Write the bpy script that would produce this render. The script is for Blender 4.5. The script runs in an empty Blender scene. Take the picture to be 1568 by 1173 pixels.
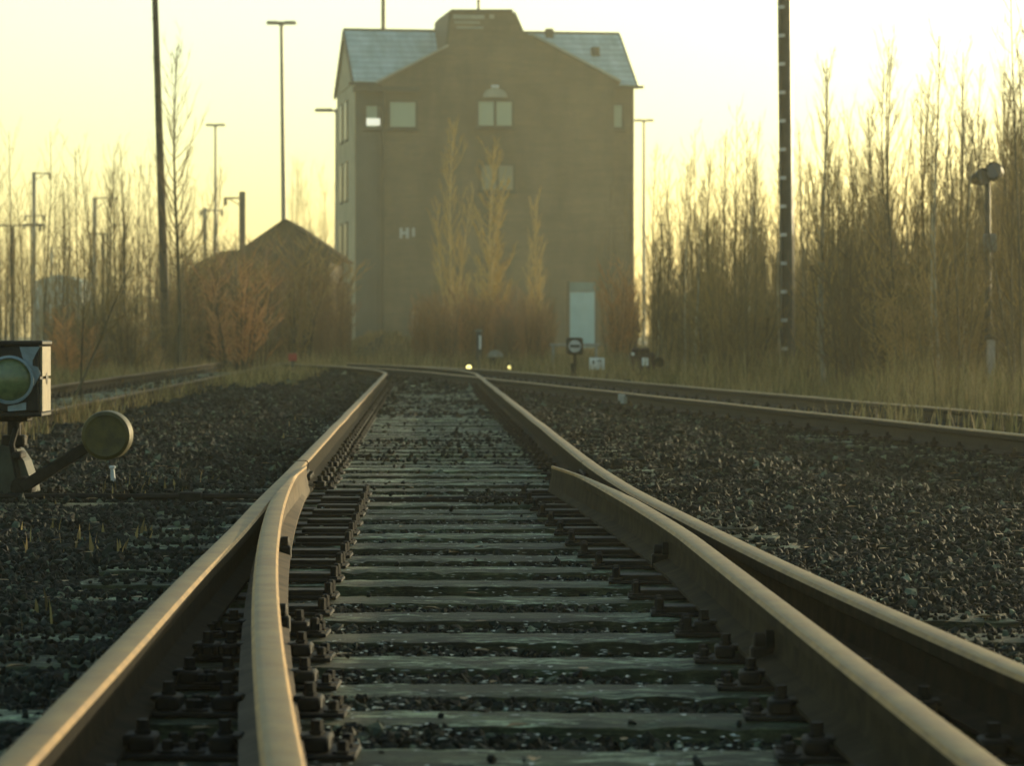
import bpy, bmesh, math, random
import numpy as np
from mathutils import Vector, Matrix, Euler

random.seed(7)
RNG = np.random.default_rng(11)
SC = bpy.context.scene
COL = SC.collection
R = math.radians
PI = math.pi

# ------------------------------------------------------------------ camera constants
F = 4700.0          # focal length in photo pixels
CX, HY = 784.0, 510.0
HC = 0.825          # camera height over sleeper tops


def at(px, py, d):
    """world point seen at photo pixel (px, py) at distance d"""
    return Vector(((px - CX) / F * d, d, HC + (HY - py) / F * d))


def gx(px, d):
    return (px - CX) / F * d


# ------------------------------------------------------------------ node helpers
def new_mat(name):
    m = bpy.data.materials.new(name)
    m.use_nodes = True
    nt = m.node_tree
    for n in list(nt.nodes):
        nt.nodes.remove(n)
    out = nt.nodes.new('ShaderNodeOutputMaterial')
    b = nt.nodes.new('ShaderNodeBsdfPrincipled')
    nt.links.new(b.outputs[0], out.inputs[0])
    return m, nt, b


def N(nt, t, **kw):
    n = nt.nodes.new(t)
    for k, v in kw.items():
        if k in n.inputs:
            n.inputs[k].default_value = v
        else:
            setattr(n, k, v)
    return n


def ramp(nt, stops, src=None, interp='LINEAR'):
    r = nt.nodes.new('ShaderNodeValToRGB')
    r.color_ramp.interpolation = interp
    e = r.color_ramp.elements
    while len(e) < len(stops):
        e.new(0.5)
    for el, (p, c) in zip(e, stops):
        el.position = p
        el.color = (*c, 1) if len(c) == 3 else c
    if src is not None:
        nt.links.new(src, r.inputs[0])
    return r


def mixc(nt, a, b, fac, mode='MIX'):
    m = nt.nodes.new('ShaderNodeMix')
    m.data_type = 'RGBA'
    m.blend_type = mode
    for sock, v in ((m.inputs[0], fac), (m.inputs[6], a), (m.inputs[7], b)):
        if hasattr(v, 'links') or hasattr(v, 'is_linked'):
            nt.links.new(v, sock)
        elif isinstance(v, (int, float)):
            sock.default_value = v
        else:
            sock.default_value = (*v, 1)
    return m.outputs[2]


def coords(nt, scale=(1, 1, 1), kind='Object'):
    tc = nt.nodes.new('ShaderNodeTexCoord')
    mp = nt.nodes.new('ShaderNodeMapping')
    mp.inputs['Scale'].default_value = scale
    nt.links.new(tc.outputs[kind], mp.inputs[0])
    return mp.outputs[0]


def noise(nt, vec, scale, detail=4, rough=0.6):
    n = N(nt, 'ShaderNodeTexNoise', Scale=scale, Detail=detail, Roughness=rough)
    nt.links.new(vec, n.inputs['Vector'])
    return n.outputs['Fac']


def bump(nt, b, height, strength=0.5, dist=0.01):
    n = N(nt, 'ShaderNodeBump', Strength=strength, Distance=dist)
    nt.links.new(height, n.inputs['Height'])
    nt.links.new(n.outputs[0], b.inputs['Normal'])


def simple(name, c1, c2=None, scale=8, rough=0.7, metal=0.0, bmp=0.0, spec=0.3, stretch=(1, 1, 1), lo=.35, hi=.65):
    m, nt, b = new_mat(name)
    b.inputs['Roughness'].default_value = rough
    b.inputs['Metallic'].default_value = metal
    b.inputs['Specular IOR Level'].default_value = spec
    v = coords(nt, stretch)
    n = noise(nt, v, scale)
    r = ramp(nt, [(lo, c1), (hi, c2 or tuple(x * .6 for x in c1))], n)
    nt.links.new(r.outputs[0], b.inputs['Base Color'])
    if bmp:
        bump(nt, b, n, bmp, 0.01)
    return m


MAT = {}


def mats():
    # rail sides: old rust
    MAT['rust'] = simple('rail_rust', (.022, .017, .009), (.007, .006, .004), 14, .9, 0, .3, .06)
    # running surface: dull tan film of rust
    m, nt, b = new_mat('rail_running_surface')
    v = coords(nt, (34, 11, 1))
    n1 = noise(nt, v, 1.0, 8, .8)
    v2 = coords(nt)
    n2 = noise(nt, v2, 5.0, 4)
    c = ramp(nt, [(.3, (.185, .125, .038)), (.7, (.295, .205, .072))], n1)
    n3 = noise(nt, coords(nt), 60.0, 3)
    n2m = N(nt, 'ShaderNodeMath', operation='MULTIPLY_ADD'); n2m.inputs[1].default_value = .55
    nt.links.new(n3, n2m.inputs[0]); nt.links.new(n2, n2m.inputs[2])
    c2 = ramp(nt, [(.60, (1, 1, 1)), (1.0, (.62, .50, .34))], n2m.outputs[0])
    nt.links.new(mixc(nt, c.outputs[0], c2.outputs[0], 1.0, 'MULTIPLY'), b.inputs['Base Color'])
    rr = ramp(nt, [(.3, (.58,) * 3), (.7, (.72,) * 3)], n1)
    nt.links.new(rr.outputs[0], b.inputs['Roughness'])
    b.inputs['Metallic'].default_value = .15
    
    MAT['rail_top'] = m
    # switch rail flank, lighter brown
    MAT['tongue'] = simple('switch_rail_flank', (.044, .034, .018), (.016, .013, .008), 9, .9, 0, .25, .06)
    MAT['tonguetan'] = simple('tan_flank', (.135, .095, .055), (.070, .050, .030), 7, .8, 0, .25, .15)  # left switch rail, a lighter tan than the right one
    MAT['corner'] = simple('rail_corner_rust_sunglow', (.36, .20, .055), (.20, .11, .035), 11, .6, .1, .2, .25)  # corner rust brightened to orange, the low sun's golden edge painted in
    MAT['oldrail'] = simple('disused_rail_head', (.115, .075, .034), (.060, .042, .022), 9, .8, .05, .2, .2)
    MAT['iron'] = simple('dark_cast_iron', (.014, .013, .010), (.005, .005, .004), 22, .7, .1, .4, .15)
    # weathered sleeper wood with moss and frost
    m, nt, b = new_mat('sleeper_wood')
    tc = nt.nodes.new('ShaderNodeTexCoord')
    oi = nt.nodes.new('ShaderNodeObjectInfo')
    off = N(nt, 'ShaderNodeVectorMath', operation='SCALE')
    comb = nt.nodes.new('ShaderNodeCombineXYZ')
    for i in range(3):
        nt.links.new(oi.outputs['Random'], comb.inputs[i])
    nt.links.new(comb.outputs[0], off.inputs[0])
    off.inputs['Scale'].default_value = 57.0
    add = N(nt, 'ShaderNodeVectorMath', operation='ADD')
    nt.links.new(tc.outputs['Object'], add.inputs[0])
    nt.links.new(off.outputs[0], add.inputs[1])

    def mp(s):
        q = nt.nodes.new('ShaderNodeMapping')
        q.inputs['Scale'].default_value = s
        nt.links.new(add.outputs[0], q.inputs[0])
        return q.outputs[0]
    grain = noise(nt, mp((1.6, 60, 60)), 1.0, 8, .8)
    patch = noise(nt, mp((1, 2.2, 2)), 2.2, 5, .65)
    fine = noise(nt, mp((1, 1.4, 1)), 11.0, 5, .7)
    frost = noise(nt, mp((1, 2.5, 1)), 2.9, 6, .72)
    fine2 = noise(nt, mp((7, 26, 26)), 1.5, 6, .75)
    wood = ramp(nt, [(.36, (.010, .013, .007)), (.52, (.060, .074, .042)), (.68, (.17, .20, .118))], grain)
    moss = ramp(nt, [(.42, (0, 0, 0)), (.62, (1, 1, 1))], patch)
    mossc = ramp(nt, [(.3, (.018, .034, .018)), (.7, (.078, .118, .070))], fine)
    c = mixc(nt, wood.outputs[0], mossc.outputs[0], moss.outputs[0])
    fr = ramp(nt, [(.52, (0, 0, 0)), (.60, (1, 1, 1))], frost)
    gr = ramp(nt, [(.44, (0, 0, 0)), (.56, (1, 1, 1))], fine2)
    blot = noise(nt, mp((1.0, 1.6, 1)), 4.2, 5, .7)
    rb = ramp(nt, [(.36, (.35, .38, .33)), (.52, (.95, .95, .9)), (.66, (1.7, 1.65, 1.5))], blot)
    c = mixc(nt, c, rb.outputs[0], 1.0, 'MULTIPLY')
    fm = N(nt, 'ShaderNodeMath', operation='MULTIPLY')
    nt.links.new(fr.outputs[0], fm.inputs[0]); nt.links.new(gr.outputs[0], fm.inputs[1])
    geo = nt.nodes.new('ShaderNodeNewGeometry')
    sep = nt.nodes.new('ShaderNodeSeparateXYZ')
    nt.links.new(geo.outputs['Normal'], sep.inputs[0])
    up = N(nt, 'ShaderNodeMath', operation='GREATER_THAN'); up.inputs[1].default_value = .6
    nt.links.new(sep.outputs['Z'], up.inputs[0])
    fm2 = N(nt, 'ShaderNodeMath', operation='MULTIPLY')
    nt.links.new(fm.outputs[0], fm2.inputs[0]); nt.links.new(up.outputs[0], fm2.inputs[1])
    c = mixc(nt, c, (.46, .58, .43), fm2.outputs[0])
    spl = noise(nt, mp((2.2, 9, 9)), 5.0, 7, .8)
    rsp = ramp(nt, [(.34, (.22, .24, .20)), (.47, (.85, .86, .8)), (.56, (1.15, 1.15, 1.1)), (.68, (2.1, 2.1, 1.9))], spl)
    c = mixc(nt, c, rsp.outputs[0], 1.0, 'MULTIPLY')
    tint = ramp(nt, [(0, (.7, .72, .62)), (1, (1.6, 1.55, 1.4))], oi.outputs['Random'])
    c = mixc(nt, c, tint.outputs[0], 1.0, 'MULTIPLY')
    nt.links.new(c, b.inputs['Base Color'])
    b.inputs['Roughness'].default_value = .72
    b.inputs['Specular IOR Level'].default_value = .35
    hsum = N(nt, 'ShaderNodeMath', operation='ADD'); nt.links.new(grain, hsum.inputs[0]); nt.links.new(spl, hsum.inputs[1])
    bump(nt, b, hsum.outputs[0], 1.0, .03)
    MAT['sleeper'] = m
    # ballast stones
    m, nt, b = new_mat('ballast_stone')
    geo = nt.nodes.new('ShaderNodeNewGeometry')
    r1 = ramp(nt, [(0, (.0025, .004, .0034)), (.45, (.0046, .0086, .0072)), (.80, (.0105, .0185, .0150)), (.95, (.024, .036, .029)), (.993, (.13, .165, .125))],
              geo.outputs['Random Per Island'])
    v = coords(nt)
    n = noise(nt, v, 38, 4)
    r2 = ramp(nt, [(.3, (.62, .64, .6)), (.7, (1.25, 1.22, 1.15))], n)
    big = noise(nt, v, .55, 4)
    r3 = ramp(nt, [(.35, (.62, .66, .60)), (.65, (1.2, 1.16, 1.05))], big)
    c = mixc(nt, r1.outputs[0], r2.outputs[0], 1.0, 'MULTIPLY')
    c = mixc(nt, c, r3.outputs[0], 1.0, 'MULTIPLY')
    nt.links.new(c, b.inputs['Base Color'])
    b.inputs['Roughness'].default_value = .75
    b.inputs['Specular IOR Level'].default_value = .14
    bump(nt, b, n, .5, .006)
    MAT['stone'] = m
    m2 = m.copy(); m2.name = 'frosted_stone'
    for q in m2.node_tree.nodes:
        if q.type == 'VALTORGB' and len(q.color_ramp.elements) == 5:
            for el, cc in zip(q.color_ramp.elements, ((.006, .009, .007), (.018, .026, .019), (.042, .056, .042), (.13, .165, .125), (.36, .42, .34))):
                el.color = (*cc, 1)
    MAT['palestone'] = m2
    # ballast bed below the loose stones
    m, nt, b = new_mat('ballast_bed')
    v = coords(nt)
    vo = N(nt, 'ShaderNodeTexVoronoi', Scale=19.0)
    nt.links.new(v, vo.inputs['Vector'])
    n = noise(nt, v, 30, 5)
    r1 = ramp(nt, [(0, (.004, .005, .004)), (.6, (.010, .015, .011)), (1, (.024, .032, .024))], n)
    c = mixc(nt, r1.outputs[0], vo.outputs['Color'], .25, 'MULTIPLY')
    nt.links.new(c, b.inputs['Base Color'])
    b.inputs['Roughness'].default_value = .9
    bump(nt, b, vo.outputs['Distance'], 1.0, .03)
    MAT['bed'] = m
    # earth
    MAT['earth'] = simple('earth', (.085, .070, .040), (.040, .036, .022), 1.3, .95, 0, .4, .1)
    # grass
    m, nt, b = new_mat('dry_grass')
    geo = nt.nodes.new('ShaderNodeNewGeometry')
    r1 = ramp(nt, [(0, (.11, .080, .036)), (.5, (.27, .195, .088)), (1, (.46, .345, .165))], geo.outputs['Random Per Island'])
    v = coords(nt)
    n = noise(nt, v, .35, 3)
    r2 = ramp(nt, [(.35, (.55, .62, .45)), (.65, (1.2, 1.1, .95))], n)
    nt.links.new(mixc(nt, r1.outputs[0], r2.outputs[0], 1.0, 'MULTIPLY'), b.inputs['Base Color'])
    b.inputs['Roughness'].default_value = .8
    b.inputs['Specular IOR Level'].default_value = .15
    MAT['grass'] = m
    # twigs and bark

    def bark(name, c1, c2, sc=6.0, vary=True):
        m, nt, b = new_mat(name)
        oi = nt.nodes.new('ShaderNodeObjectInfo')
        v = coords(nt, (1, 1, .35))
        n = noise(nt, v, sc, 4)
        r = ramp(nt, [(.35, c1), (.65, c2)], n)
        t = ramp(nt, [(0, (.30, .31, .32)), (.45, (.75, .76, .74)), (.8, (1.15, 1.1, 1.0)), (1, (1.6, 1.5, 1.25))], oi.outputs['Random'])
        nt.links.new(mixc(nt, r.outputs[0], t.outputs[0], 1.0 if vary else .15, 'MULTIPLY'), b.inputs['Base Color'])
        b.inputs['Roughness'].default_value = .75
        b.inputs['Specular IOR Level'].default_value = .2
        return m
    MAT['bark'] = bark('sapling_bark', (.14, .115, .065), (.050, .042, .026))
    MAT['twig'] = bark('bare_twigs', (.31, .20, .060), (.16, .105, .036), 2)
    MAT['goldtwig'] = bark('sun_gold_twigs', (.60, .41, .13), (.42, .28, .09), 2, False)  # twig colour warmed and lifted, low sun's gold painted in
    MAT['goldbark'] = bark('sun_gold_bark', (.62, .48, .24), (.42, .31, .14), 5, False)  # bark brightened with the same painted sunlight
    MAT['redtwig'] = bark('russet_twigs', (.34, .17, .060), (.18, .095, .04), 2)
    MAT['white_bark'] = bark('white_birch_bark', (.55, .50, .36), (.20, .17, .11), 9)
    # building
    m, nt, b = new_mat('brown_brick')
    v = coords(nt, (1, 1, 1))
    sep = nt.nodes.new('ShaderNodeSeparateXYZ'); nt.links.new(v, sep.inputs[0])
    ax = N(nt, 'ShaderNodeMath', operation='ADD')
    nt.links.new(sep.outputs['X'], ax.inputs[0]); nt.links.new(sep.outputs['Y'], ax.inputs[1])
    cb = nt.nodes.new('ShaderNodeCombineXYZ')
    nt.links.new(ax.outputs[0], cb.inputs[0]); nt.links.new(sep.outputs['Z'], cb.inputs[1])
    bk = nt.nodes.new('ShaderNodeTexBrick')
    bk.inputs['Scale'].default_value = 1.0
    bk.inputs['Brick Width'].default_value = .26
    bk.inputs['Row Height'].default_value = .083
    bk.inputs['Mortar Size'].default_value = .008
    bk.inputs['Color1'].default_value = (.132, .104, .062, 1)
    bk.inputs['Color2'].default_value = (.112, .086, .052, 1)
    bk.inputs['Mortar'].default_value = (.128, .106, .070, 1)
    nt.links.new(cb.outputs[0], bk.inputs['Vector'])
    n = noise(nt, v, .55, 5)
    r = ramp(nt, [(.3, (.72, .74, .72)), (.7, (1.15, 1.1, 1.05))], n)
    v2 = coords(nt, (.5, .5, 4.5))
    n2 = noise(nt, v2, 1.0, 3)
    r2 = ramp(nt, [(.35, (.84, .85, .86)), (.65, (1.10, 1.09, 1.07))], n2)
    c = mixc(nt, bk.outputs['Color'], r.outputs[0], 1.0, 'MULTIPLY')
    st = noise(nt, coords(nt, (.42, .42, .14)), 1.0, 5, .65)
    rs = ramp(nt, [(.36, (.56, .60, .58)), (.52, (1, 1, 1)), (.70, (1.28, 1.22, 1.05))], st)
    c = mixc(nt, c, rs.outputs[0], 1.0, 'MULTIPLY')
    nt.links.new(mixc(nt, c, r2.outputs[0], 1.0, 'MULTIPLY'), b.inputs['Base Color'])
    b.inputs['Roughness'].default_value = .85
    bump(nt, b, bk.outputs['Fac'], .3, -.01)
    MAT['brick'] = m
    MAT['greywall'] = simple('grey_green_render', (.100, .105, .085), (.065, .070, .058), .8, .9, 0, .1, .2)
    MAT['pale'] = simple('pale_render', (.42, .37, .24), (.33, .29, .19), .9, .9, 0, .1, .2)
    m, nt, b = new_mat('frosted_roof')
    n = noise(nt, coords(nt, (1, 1, 1)), 1.1, 5)
    r = ramp(nt, [(.35, (.28, .38, .37)), (.65, (.42, .53, .51))], n)
    wv = N(nt, 'ShaderNodeTexWave', Scale=1.0, Distortion=.6, Detail=2.0)
    wv.bands_direction = 'Z'
    nt.links.new(coords(nt, (1, 1, 1.1)), wv.inputs['Vector'])
    r2 = ramp(nt, [(.05, (.74, .74, .72)), (.35, (1, 1, 1))], wv.outputs['Fac'])
    n3 = noise(nt, coords(nt, (2.5, .4, .4)), 1.4, 4)
    r3 = ramp(nt, [(.35, (.80, .82, .78)), (.6, (1.05, 1.05, 1.05))], n3)
    c = mixc(nt, mixc(nt, r.outputs[0], r2.outputs[0], 1.0, 'MULTIPLY'), r3.outputs[0], 1.0, 'MULTIPLY')
    nt.links.new(c, b.inputs['Base Color'])
    b.inputs['Roughness'].default_value = .6
    MAT['slate'] = m
    MAT['trim'] = simple('dark_trim', (.055, .055, .042), (.035, .036, .028), 3, .7, 0, .1, .3)
    MAT['paletrim'] = simple('pale_trim', (.36, .36, .28), (.28, .28, .22), 3, .7, 0, .1, .3)
    m, nt, b = new_mat('window_glass')
    b.inputs['Base Color'].default_value = (.31, .37, .26, 1)
    b.inputs['Roughness'].default_value = .3
    b.inputs['Specular IOR Level'].default_value = .6
    MAT['glass'] = m
    m, nt, b = new_mat('dim_window_glass')
    b.inputs['Base Color'].default_value = (.19, .19, .13, 1)
    b.inputs['Roughness'].default_value = .35
    MAT['dimglass'] = m
    m, nt, b = new_mat('dark_window_glass')
    b.inputs['Base Color'].default_value = (.03, .03, .026, 1)
    b.inputs['Roughness'].default_value = .3
    MAT['darkglass'] = m
    MAT['white'] = simple('white_paint', (.78, .78, .72), (.66, .66, .60), 6, .5, 0, 0, .4)
    MAT['greywhite'] = simple('weathered_white_paint', (.52, .53, .50), (.36, .37, .35), 12, .6, 0, .1, .3)
    MAT['teal'] = simple('pale_teal_paint', (.32, .52, .52), (.25, .43, .43), 2, .5, 0, 0, .4)
    MAT['tealdark'] = simple('teal_glass', (.10, .21, .20), (.08, .17, .16), 2, .4, 0, 0, .4)
    MAT['darkroof'] = simple('brown_tile_roof', (.050, .038, .024), (.032, .025, .016), 5, .95, 0, .3, .03)
    MAT['darkwall'] = simple('brown_timber_wall', (.070, .054, .035), (.045, .036, .025), 2, .85, 0, .2, .2)
    MAT['paleblue'] = simple('pale_blue_grey_wall', (.40, .46, .46), (.33, .38, .38), .7, .8, 0, 0, .2)
    MAT['steel'] = simple('dark_painted_steel', (.040, .044, .040), (.022, .024, .022), 6, .5, .2, .1, .4)
    MAT['galv'] = simple('galvanised_steel', (.20, .20, .18), (.13, .13, .12), 8, .5, .5, .1, .4)
    MAT['pole'] = simple('weathered_pole_timber', (.075, .060, .040), (.040, .033, .024), 5, .8, 0, .3, .2, (4, 4, .4))
    MAT['black'] = simple('black_enamel', (.008, .009, .009), (.004, .005, .005), 9, .55, 0, .1, .2)
    MAT['blueplate'] = simple('pale_blue_enamel', (.17, .23, .26), (.10, .14, .16), 16, .45, 0, .1, .45)
    MAT['edge'] = simple('weathered_cream_enamel', (.20, .155, .08), (.11, .085, .045), 20, .5, 0, .15, .4)
    m, nt, b = new_mat('green_lens_glass')
    v = coords(nt)
    n = noise(nt, v, 14, 4)
    r = ramp(nt, [(.35, (.045, .075, .030)), (.65, (.16, .19, .075))], n)
    nt.links.new(r.outputs[0], b.inputs['Base Color'])
    b.inputs['Roughness'].default_value = .28
    MAT['lens'] = m
    MAT['olive'] = simple('olive_painted_iron', (.066, .055, .010), (.032, .028, .008), 16, .6, .1, .4, .35)
    MAT['maroon'] = simple('maroon_painted_iron', (.040, .010, .011), (.018, .008, .009), 14, .6, .1, .2, .3)
    MAT['red'] = simple('faded_red_paint', (.40, .06, .04), (.28, .05, .03), 10, .6, 0, 0, .3)
    MAT['stand'] = simple('mossy_grey_iron', (.045, .052, .036), (.020, .025, .017), 9, .7, .1, .3, .3)
    MAT['concrete'] = simple('grey_concrete', (.30, .30, .26), (.20, .20, .17), 7, .9, 0, .2, .2)
    m, nt, b = new_mat('lamp_glow')
    b.inputs['Base Color'].default_value = (.9, .8, .45, 1)
    b.inputs['Emission Color'].default_value = (1, .84, .26, 1)
    b.inputs['Emission Strength'].default_value = 1.5
    MAT['glow'] = m
    m, nt, b = new_mat('pane_glow')
    b.inputs['Base Color'].default_value = (.8, .8, .7, 1)
    b.inputs['Emission Color'].default_value = (1, .97, .78, 1)
    b.inputs['Emission Strength'].default_value = .32  # emission put in for the bright white reflection on this pane
    MAT['glowpane'] = m
    MAT['leaf'] = simple('frosted_leaf', (.46, .50, .42), (.26, .28, .20), 30, .6, 0, .2, .4)
    MAT['brownleaf'] = simple('brown_leaf', (.30, .20, .08), (.16, .11, .05), 30, .7, 0, .2, .3)


mats()


# ------------------------------------------------------------------ mesh builder
class MB:
    def __init__(self):
        self.v, self.f, self.m = [], [], []

    def add(self, verts, faces, mi=0):
        o = len(self.v)
        self.v += [tuple(x) for x in verts]
        self.f += [tuple(i + o for i in q) for q in faces]
        self.m += [mi] * len(faces)
        return self

    def box(self, c, s, mi=0, rot=None, bev=0.0):
        sx, sy, sz = (x / 2 for x in s)
        if bev > 0:
            bm = bmesh.new()
            bmesh.ops.create_cube(bm, size=1)
            for w in bm.verts:
                w.co = Vector((w.co.x * s[0], w.co.y * s[1], w.co.z * s[2]))
            bmesh.ops.bevel(bm, geom=list(bm.edges), offset=bev, segments=1, affect='EDGES')
            vs = [w.co.copy() for w in bm.verts]
            bm.verts.index_update()
            fs = [[w.index for w in q.verts] for q in bm.faces]
            bm.free()
        else:
            vs = [Vector((a, b, d)) for a in (-sx, sx) for b in (-sy, sy) for d in (-sz, sz)]
            fs = [(0, 1, 3, 2), (4, 6, 7, 5), (0, 4, 5, 1), (2, 3, 7, 6), (0, 2, 6, 4), (1, 5, 7, 3)]
        if rot is not None:
            M = rot if isinstance(rot, Matrix) else Euler(rot).to_matrix()
            vs = [M @ w for w in vs]
        c = Vector(c)
        return self.add([w + c for w in vs], fs, mi)

    def tube(self, pts, rad, n=8, mi=0, cap=True):
        pts = [Vector(p) for p in pts]
        if not hasattr(rad, '__len__'):
            rad = [rad] * len(pts)
        verts, faces = [], []
        ref = None
        for i, p in enumerate(pts):
            t = (pts[min(i + 1, len(pts) - 1)] - pts[max(i - 1, 0)])
            if t.length < 1e-9:
                t = Vector((0, 0, 1))
            t.normalize()
            if ref is None:
                ref = Vector((1, 0, 0)) if abs(t.x) < .8 else Vector((0, 1, 0))
            u = (ref - t * ref.dot(t))
            if u.length < 1e-6:
                u = t.orthogonal()
            u.normalize()
            w = t.cross(u)
            ref = u
            for k in range(n):
                a = 2 * PI * k / n
                verts.append(p + (u * math.cos(a) + w * math.sin(a)) * rad[i])
        for i in range(len(pts) - 1):
            for k in range(n):
                k2 = (k + 1) % n
                faces.append((i * n + k, i * n + k2, (i + 1) * n + k2, (i + 1) * n + k))
        if cap:
            faces.append(tuple(range(n - 1, -1, -1)))
            faces.append(tuple((len(pts) - 1) * n + k for k in range(n)))
        return self.add(verts, faces, mi)

    def prism(self, poly, y0, y1, mi=0, M=None):
        """polygon in local (x, z), extruded along local y"""
        n = len(poly)
        vs = [Vector((x, y0, z)) for x, z in poly] + [Vector((x, y1, z)) for x, z in poly]
        if M is not None:
            vs = [M @ w for w in vs]
        fs = [tuple(range(n)), tuple(range(2 * n - 1, n - 1, -1))]
        fs += [(i, i + n, (i + 1) % n + n, (i + 1) % n) for i in range(n)]
        return self.add(vs, fs, mi)

    def lathe(self, prof, M=None, n=24, mi=0):
        """profile of (radius, height) revolved about local z"""
        vs, fs = [], []
        for r, h in prof:
            for k in range(n):
                a = 2 * PI * k / n
                vs.append(Vector((r * math.cos(a), r * math.sin(a), h)))
        for i in range(len(prof) - 1):
            for k in range(n):
                k2 = (k + 1) % n
                fs.append((i * n + k, i * n + k2, (i + 1) * n + k2, (i + 1) * n + k))
        fs.append(tuple(range(n - 1, -1, -1)))
        fs.append(tuple((len(prof) - 1) * n + k for k in range(n)))
        if M is not None:
            vs = [M @ w for w in vs]
        return self.add(vs, fs, mi)

    def mesh(self, name, mats, smooth=False):
        me = bpy.data.meshes.new(name)
        me.from_pydata(self.v, [], self.f)
        for m in (mats if isinstance(mats, (list, tuple)) else [mats]):
            me.materials.append(m)
        if len(set(self.m)) > 1:
            me.polygons.foreach_set('material_index', self.m)
        bm = bmesh.new(); bm.from_mesh(me)
        bmesh.ops.recalc_face_normals(bm, faces=bm.faces)
        bm.to_mesh(me); bm.free()
        if smooth:
            me.polygons.foreach_set('use_smooth', [True] * len(me.polygons))
            try:
                me.set_sharp_from_angle(angle=R(38))
            except Exception:
                pass
        me.update()
        return me

    def build(self, name, mats, parent=None, smooth=False):
        o = bpy.data.objects.new(name, self.mesh(name, mats, smooth))
        COL.objects.link(o)
        if parent is not None:
            o.parent = parent
        return o


def tag(o, label=None, cat=None, group=None, kind=None):
    if label: o['label'] = label
    if cat: o['category'] = cat
    if group: o['group'] = group
    if kind: o['kind'] = kind
    return o


def thing(name, label, cat, loc=(0, 0, 0), rz=0.0, group=None):
    o = bpy.data.objects.new(name, None)
    o.empty_display_size = .2
    COL.objects.link(o)
    o.location = loc
    o.rotation_euler = (0, 0, rz)
    return tag(o, label, cat, group)


def inst(me, name, parent, loc=(0, 0, 0), rot=(0, 0, 0), scale=None):
    o = bpy.data.objects.new(name, me)
    COL.objects.link(o)
    o.parent = parent
    o.location = loc
    o.rotation_euler = rot
    if scale: o.scale = scale
    return o


def kids(o):
    return [c for c in bpy.data.objects if c.parent == o]


def np_mesh(name, verts, faces, mat):
    """verts (n,3), faces (m,k) numpy with constant k"""
    me = bpy.data.meshes.new(name)
    k = faces.shape[1]
    me.vertices.add(len(verts)); me.vertices.foreach_set('co', verts.astype(np.float32).ravel())
    me.loops.add(faces.size); me.loops.foreach_set('vertex_index', faces.astype(np.int32).ravel())
    me.polygons.add(len(faces))
    me.polygons.foreach_set('loop_start', np.arange(0, faces.size, k, dtype=np.int32))
    me.polygons.foreach_set('loop_total', np.full(len(faces), k, dtype=np.int32))
    me.materials.append(mat)
    me.polygons.foreach_set('use_smooth', np.zeros(len(faces), dtype=bool))
    me.update(calc_edges=True)
    me.validate()
    o = bpy.data.objects.new(name, me)
    COL.objects.link(o)
    return o


# ------------------------------------------------------------------ track geometry (X as a function of distance d)
TOE = 15.45


def off(d):
    u = max(0.0, TOE - d)
    return .0098 * u + .00275 * u * u


def a_left(d):
    x = -.64 - .0285 * d
    if d > 50:
        x -= .0085 * (d - 50) ** 2
    return x


def a_right(d):
    x = .85 - .0285 * d
    if d > 50:
        x -= .0085 * (d - 50) ** 2
    return x


def c_left(d):
    x = 3.36 - .147 * (d - 20.2)
    if d > 52:
        x -= .007 * (d - 52) ** 2
    return x


def c_right(d):
    return c_left(d) + 1.515


def d_right(d):
    return -4.15 - .027 * (d - 28)


def d_left(d):
    return d_right(d) - 1.50


RZ = .012   # rail foot level
PROF = [(-.0625, 0), (-.0625, .011), (-.013, .029), (-.008, .045), (-.008, .094), (-.032, .107), (-.034, .136), (-.027, .1455), (-.016, .148),
        (.016, .148), (.027, .1455), (.034, .136), (.032, .107), (.008, .094), (.008, .045), (.013, .029), (.0625, .011), (.0625, 0)]
TOPSEG = {7, 8, 9}
CORNER = {6, 10}


def rail(fx, d0, d1, name, parent, step=.4, clip=None, z=0.0, mats_=None, zdrop=None, wob=.0015):
    """sweep the rail profile along x = fx(d); clip(d) gives (side, limit) trimming"""
    n = max(2, int((d1 - d0) / step) + 1)
    ds = np.linspace(d0, d1, n)
    mb = MB()
    k = len(PROF)
    vs = []
    ph = random.random() * 9
    for d in ds:
        e = .05
        t = Vector((fx(d + e) - fx(d - e), 2 * e, 0)).normalized()
        nx = Vector((t.y, -t.x, 0))
        base = Vector((fx(d) + wob * math.sin(d * 1.7 + ph), d, RZ + z + wob * math.sin(d * 1.1 + ph * 2)))
        for (x, h) in PROF:
            if clip is not None:
                side, lim = clip(d)
                if side > 0:
                    x = max(x, lim) if x < 0 else max(x, lim + (.012 if h > .09 else .02))
                else:
                    x = min(x, -lim) if x > 0 else min(x, -lim - (.012 if h > .09 else .02))
            if zdrop is not None and h > .05:
                h = h - zdrop(d)
            vs.append(base + nx * x + Vector((0, 0, h)))
    fs, ms = [], []
    for i in range(n - 1):
        for j in range(k):
            j2 = (j + 1) % k
            fs.append((i * k + j, i * k + j2, (i + 1) * k + j2, (i + 1) * k + j))
            ms.append(1 if j in TOPSEG else 2 if j in CORNER else 0)
    fs.append(tuple(range(k))); ms.append(0)
    fs.append(tuple((n - 1) * k + j for j in range(k - 1, -1, -1))); ms.append(0)
    o0 = len(mb.v)
    mb.v += [tuple(w) for w in vs]; mb.f += fs; mb.m += ms
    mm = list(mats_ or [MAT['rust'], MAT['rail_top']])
    return mb.build(name, mm + [MAT['corner'] if MAT['rail_top'] in mm else mm[1]], parent, smooth=True)


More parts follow.
